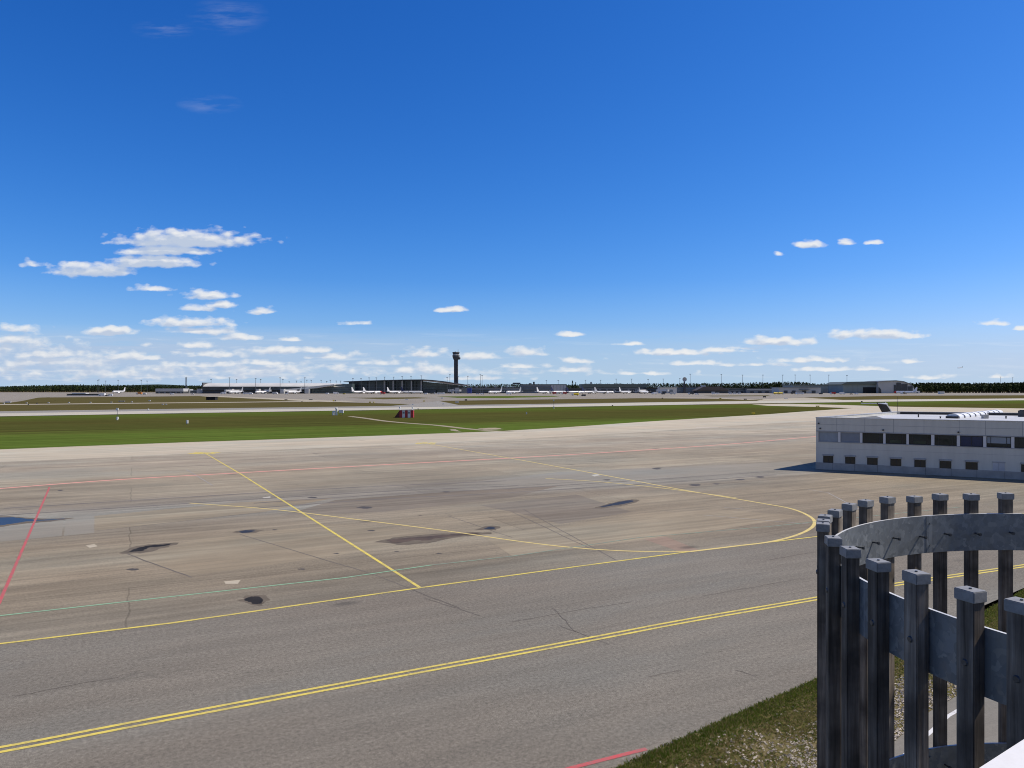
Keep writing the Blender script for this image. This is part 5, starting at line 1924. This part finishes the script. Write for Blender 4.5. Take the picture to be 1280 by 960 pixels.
# tall white topped poles
for px_, pb, pt, lab in ((146.6, 525.2, 510.4, 'tall pole with two white boxes standing in the left grass'), (692.2, 510.6, 499.8, 'tall pole with two white boxes by the runway right of centre')):
    x, y = G(px_, pb)
    h = (pb - pt) / FOC * y
    t = thing('approach_mast', lab, 'pole', (x, y, .05))
    MB().tube((0, 0, 0), (0, 0, h - .3), .07, n=8).build('pole', MAST, t)
    MB().box(-.32, .32, -.2, .2, h - .7, h).build('upper_box', MKW, t)
    MB().box(-.28, .28, -.3, .3, .35, 1.05).tube((0, 0, 0), (0, 0, .35), .3, n=8).build('lower_box', MKW, t)


def marker(px_, py_, wpx, hpx, mat, lab, name='marker_box', cat='marker', legs=True):
    x, y = G(px_, py_)
    pm = y / FOC
    w, h = wpx * pm, hpx * pm
    t = thing(name, lab, cat, (x, y, .07))
    MB().box(-w / 2, w / 2, -.25, .25, h * .22, h).build('panel', mat, t)
    MB().box(-w * .35, -w * .25, -.1, .1, 0, h * .22).box(w * .25, w * .35, -.1, .1, 0, h * .22).build('leg', MAST, t)
    return t


marker(234, 530.6, 2.0, 5, MKW, 'upright white marker box in the middle of the left grass')
marker(185.4, 513.8, 1.3, 2.8, MKW, 'small white marker on the near edge of the runway at left')
marker(658.2, 518.6, 1.4, 3.2, MKW, 'small grey white marker in the grass right of the striped shelter')
marker(941.5, 518.6, 4.4, 2.8, YEL, 'bright yellow sign box on the grass edge near the apron', 'taxiway_sign', 'sign')
marker(1022, 508.8, 4.2, 1.6, YEL, 'yellow sign box at the far tip of the grass', 'taxiway_sign', 'sign')
marker(416.8, 501.9, 1.6, 1.7, YEL, 'yellow sign left of its black twin by the far taxiway', 'taxiway_sign', 'sign')
marker(419, 501.9, 1.6, 1.5, DKW, 'black sign beside a yellow sign by the far taxiway', 'taxiway_sign', 'sign')
marker(462.6, 503.8, 2.6, 1.6, YEL, 'yellow sign at the turn off left of the striped shelter', 'taxiway_sign', 'sign')
marker(467, 503.8, 1.8, 1.6, YEL, 'smaller yellow sign just right of another by the turn off', 'taxiway_sign', 'sign')
marker(516, 506.4, 2.4, 1.6, MKW, 'white sign on the runway turn off above the striped shelter', 'taxiway_sign', 'sign')
marker(530, 502.2, 3, 1.4, YEL, 'pale yellow sign beyond the runway turn off', 'taxiway_sign', 'sign')
marker(552.6, 498.6, 3.4, 1.7, MKW, 'white sign on the thin grass strip left of the tower foot', 'taxiway_sign', 'sign')
marker(582.4, 501.0, 3.0, 1.8, DKW, 'black backed sign in the grass below the control tower', 'taxiway_sign', 'sign')
marker(571.2, 503.8, 4.4, 1.8, MKW, 'long white sign at the tip of the grass wedge', 'taxiway_sign', 'sign')
marker(554, 505.8, 2.4, 1.4, MKW, 'white sign left of the grass wedge on the turn off', 'taxiway_sign', 'sign')
marker(508.4, 500.2, 3.2, 1.3, MKW, 'white sign on the apron before the terminal columns', 'taxiway_sign', 'sign')
marker(522.6, 511.9, 1.0, 1.3, DKW, 'small black marker just right of the striped shelter')
marker(765.6, 508.0, 1.6, 1.4, DKW, 'small black marker on the runway edge right of centre')
marker(1077.2, 502.8, 1.8, 1.4, DKW, 'small black marker on the runway left of the black T tail')
marker(828, 498.4, 1.8, 1.2, DKW, 'small black sign on the grass below the pale square block')
marker(900.5, 498.9, 2.4, 1.3, YEL, 'small pale yellow sign below the sloping brown roof', 'taxiway_sign', 'sign')
marker(931.6, 499.8, 3.6, 1.3, DKW, 'long black backed sign below the dark blue hall', 'taxiway_sign', 'sign')
marker(955.6, 497.2, 3.8, 1.9, DKW, 'black backed sign at the turn off before the long shed', 'taxiway_sign', 'sign')
marker(982.4, 499.0, 4.6, 1.8, MKW, 'white sign on the grass below the light grey warehouse', 'taxiway_sign', 'sign')
marker(10, 503.8, 7.4, 1.9, MKW, 'long white sign at the left edge of the picture', 'taxiway_sign', 'sign')
marker(152, 502.3, 8, 1.3, LTW, 'long grey sign in the brown grass right of the depot', 'taxiway_sign', 'sign')
marker(203.4, 506.0, 2.6, 1.0, MKW, 'left of two low white markers beyond the runway at left')
marker(207.6, 506.0, 2.2, 1.0, MKW, 'right of two low white markers beyond the runway at left')
marker(46.4, 505.0, 1.8, 1.3, DKW, 'small black marker among white ones at far left')
marker(35.4, 506.8, 1.0, 1.6, DKW, 'thin black post on the far taxiway edge at far left')
marker(187, 502.0, 2.4, 1.6, MKW, 'white marker standing in brown grass below the low shed')
marker(377.5, 502.5, 1.0, 1.0, DKW, 'tiny black marker on the far taxiway below the pier')
marker(357.5, 500.2, 3.6, 1.0, DKW, 'left of two black boards beside the curved pale taxiway')
marker(388.5, 500.2, 4.6, 1.0, DKW, 'right of two black boards beside the curved pale taxiway')
for i, px_ in enumerate((4.6, 33.2, 60.6, 86.2, 113, 139.2, 164.8)):
    t = marker(px_, 504.9 - i * .28, 1.9, 1.3, MKW, f'{ORD[i]} white marker board from the left along the far taxiway', 'marker_board')
    t['group'] = 'white marker boards along the far taxiway'

# =================================================================== WOODS
LF1 = leafmat('dark_foliage', (.014, .026, .010), (.030, .050, .016))
LF2 = leafmat('green_foliage', (.026, .046, .014), (.055, .082, .022))
BRK = pbr('bark', (.075, .055, .04), .9, var=.3, scale=2)


def crown_into(mb, x, y, h, w, conifer, rng, n=60, mi=0):
    """foliage as many small clump faces through the crown's volume"""
    base = h * (.12 if conifer else .22)
    for _ in range(n):
        s = rng.random()
        if conifer:
            rr = w * .5 * (1 - s) ** .8 * (.45 + .55 * rng.random()) + .15
            z = base + (h - base) * s
        else:
            ph = math.sin(math.pi * (.12 + .86 * s))
            rr = w * .5 * ph * math.sqrt(rng.random())
            z = base + (h - base) * s
        a = rng.uniform(0, 6.283)
        px_, py_ = x + rr * math.cos(a), y + rr * math.sin(a)
        q = rng.uniform(.55, 1.25) * w * .17
        d1 = Vector((rng.uniform(-1, 1), rng.uniform(-1, 1), rng.uniform(-.5, .5))).normalized() * q
        d2 = Vector((rng.uniform(-1, 1), rng.uniform(-1, 1), rng.uniform(-.8, .8))).normalized() * q
        c = Vector((px_, py_, z))
        mb.poly([c - d1 * .8, c + d2 * .7 - d1 * .1, c + d1, c - d2 * .8 + d1 * .1], mi)


def wood(name, x0, x1, Y, rows_, top, spacing, seed, conifer_share=.55, n=46):
    spacing *= .45
    n = int(n * 1.25)
    rng = random.Random(seed)
    mb = MB()
    for r_ in range(rows_):
        Yr = Y + r_ * 14
        xa_, xb_ = FX(x0, Yr), FX(x1, Yr)
        x = xa_
        while x < xb_:
            px_ = x / Yr * FOC + 640
            h = FZ(top(px_), Yr) * rng.uniform(.86, 1.06)
            con = rng.random() < conifer_share
            w = h * (rng.uniform(.32, .44) if con else rng.uniform(.48, .66))
            yy = Yr + rng.uniform(-6, 6)
            crown_into(mb, x, yy, h * (1.06 if con else 1), w, con, rng, n, 0 if con else 1)
            mb.tube((x, yy, 0), (x, yy, h * .55), w * .05, w * .02, 5, 2)
            x += spacing * rng.uniform(.55, 1.35)
    o = mb.build(name, [LF1, LF2, BRK], fix=False)
    tag(o, kind='stuff')
    return o


def lin(*pts):
    def f(x):
        if x <= pts[0][0]: return pts[0][1]
        for (a, b), (c, d) in zip(pts[:-1], pts[1:]):
            if x <= c: return b + (d - b) * (x - a) / (c - a)
        return pts[-1][1]
    return f


wood('woodland', -330, 256, 1760, 4, lin((-300, 483), (0, 483.4), (60, 481.6), (130, 481.5), (250, 482.2)), 7, 11, .6)
wood('woodland', 250, 740, 2500, 3, lin((250, 482.5), (560, 481.6), (600, 480.4), (640, 480.2), (700, 481), (740, 480.8)), 11, 12, .6, 36)
wood('woodland', 725, 1062, 1960, 3, lin((725, 480.4), (800, 479.8), (905, 479.4), (980, 478.2), (1000, 477.8), (1020, 480), (1060, 480)), 8, 13, .6, 40)
wood('woodland', 1132, 1640, 1560, 4, lin((1132, 479.6), (1170, 479), (1230, 479.6), (1280, 478.6), (1600, 478)), 6, 14, .45, 60)
for px_, pt, w_, lab in ((715.6, 475.9, 5.5, 'taller dark conifer standing above the low hall behind the jets'), (719.6, 477.6, 4.2, 'shorter dark conifer right beside the taller one above the low hall')):
    Y = 1550
    t = thing('conifer_tree', lab, 'tree', (FX(px_, Y), Y, 0))
    rng = random.Random(int(px_))
    m = MB()
    h = FZ(pt, Y)
    crown_into(m, 0, 0, h, w_ * 1.3, True, rng, 260)
    m.build('crown', LF1, t, fix=False)
    MB().tube((0, 0, 0), (0, 0, h * .9), .35, .08, 7).build('trunk', BRK, t)

# far wooded hills
hm = MB()
rng = random.Random(5)
prev = None
N = 160
for i in range(N + 1):
    a = -1.05 + 2.1 * i / N
    px_ = 640 + FOC * math.tan(a)
    Yh = 11000
    x = math.tan(a) * Yh
    hh = 34 + 14 * math.sin(i * .31) + 10 * math.sin(i * .83 + 1) + max(0, 62 * math.exp(-((px_ - 1330) / 110) ** 2)) + 16 * math.exp(-((px_ - 30) / 130) ** 2)
    cur = [(x, Yh - 700, -4), (x, Yh - 250, hh * .7), (x, Yh, hh), (x * 1.08, Yh + 900, -4)]
    if prev:
        for k in range(3):
            hm.poly([prev[k], cur[k], cur[k + 1], prev[k + 1]])
    prev = cur
tag(hm.build('hills', leafmat('far_forest', (.022, .036, .018), (.035, .05, .024)), smooth=True), kind='structure')
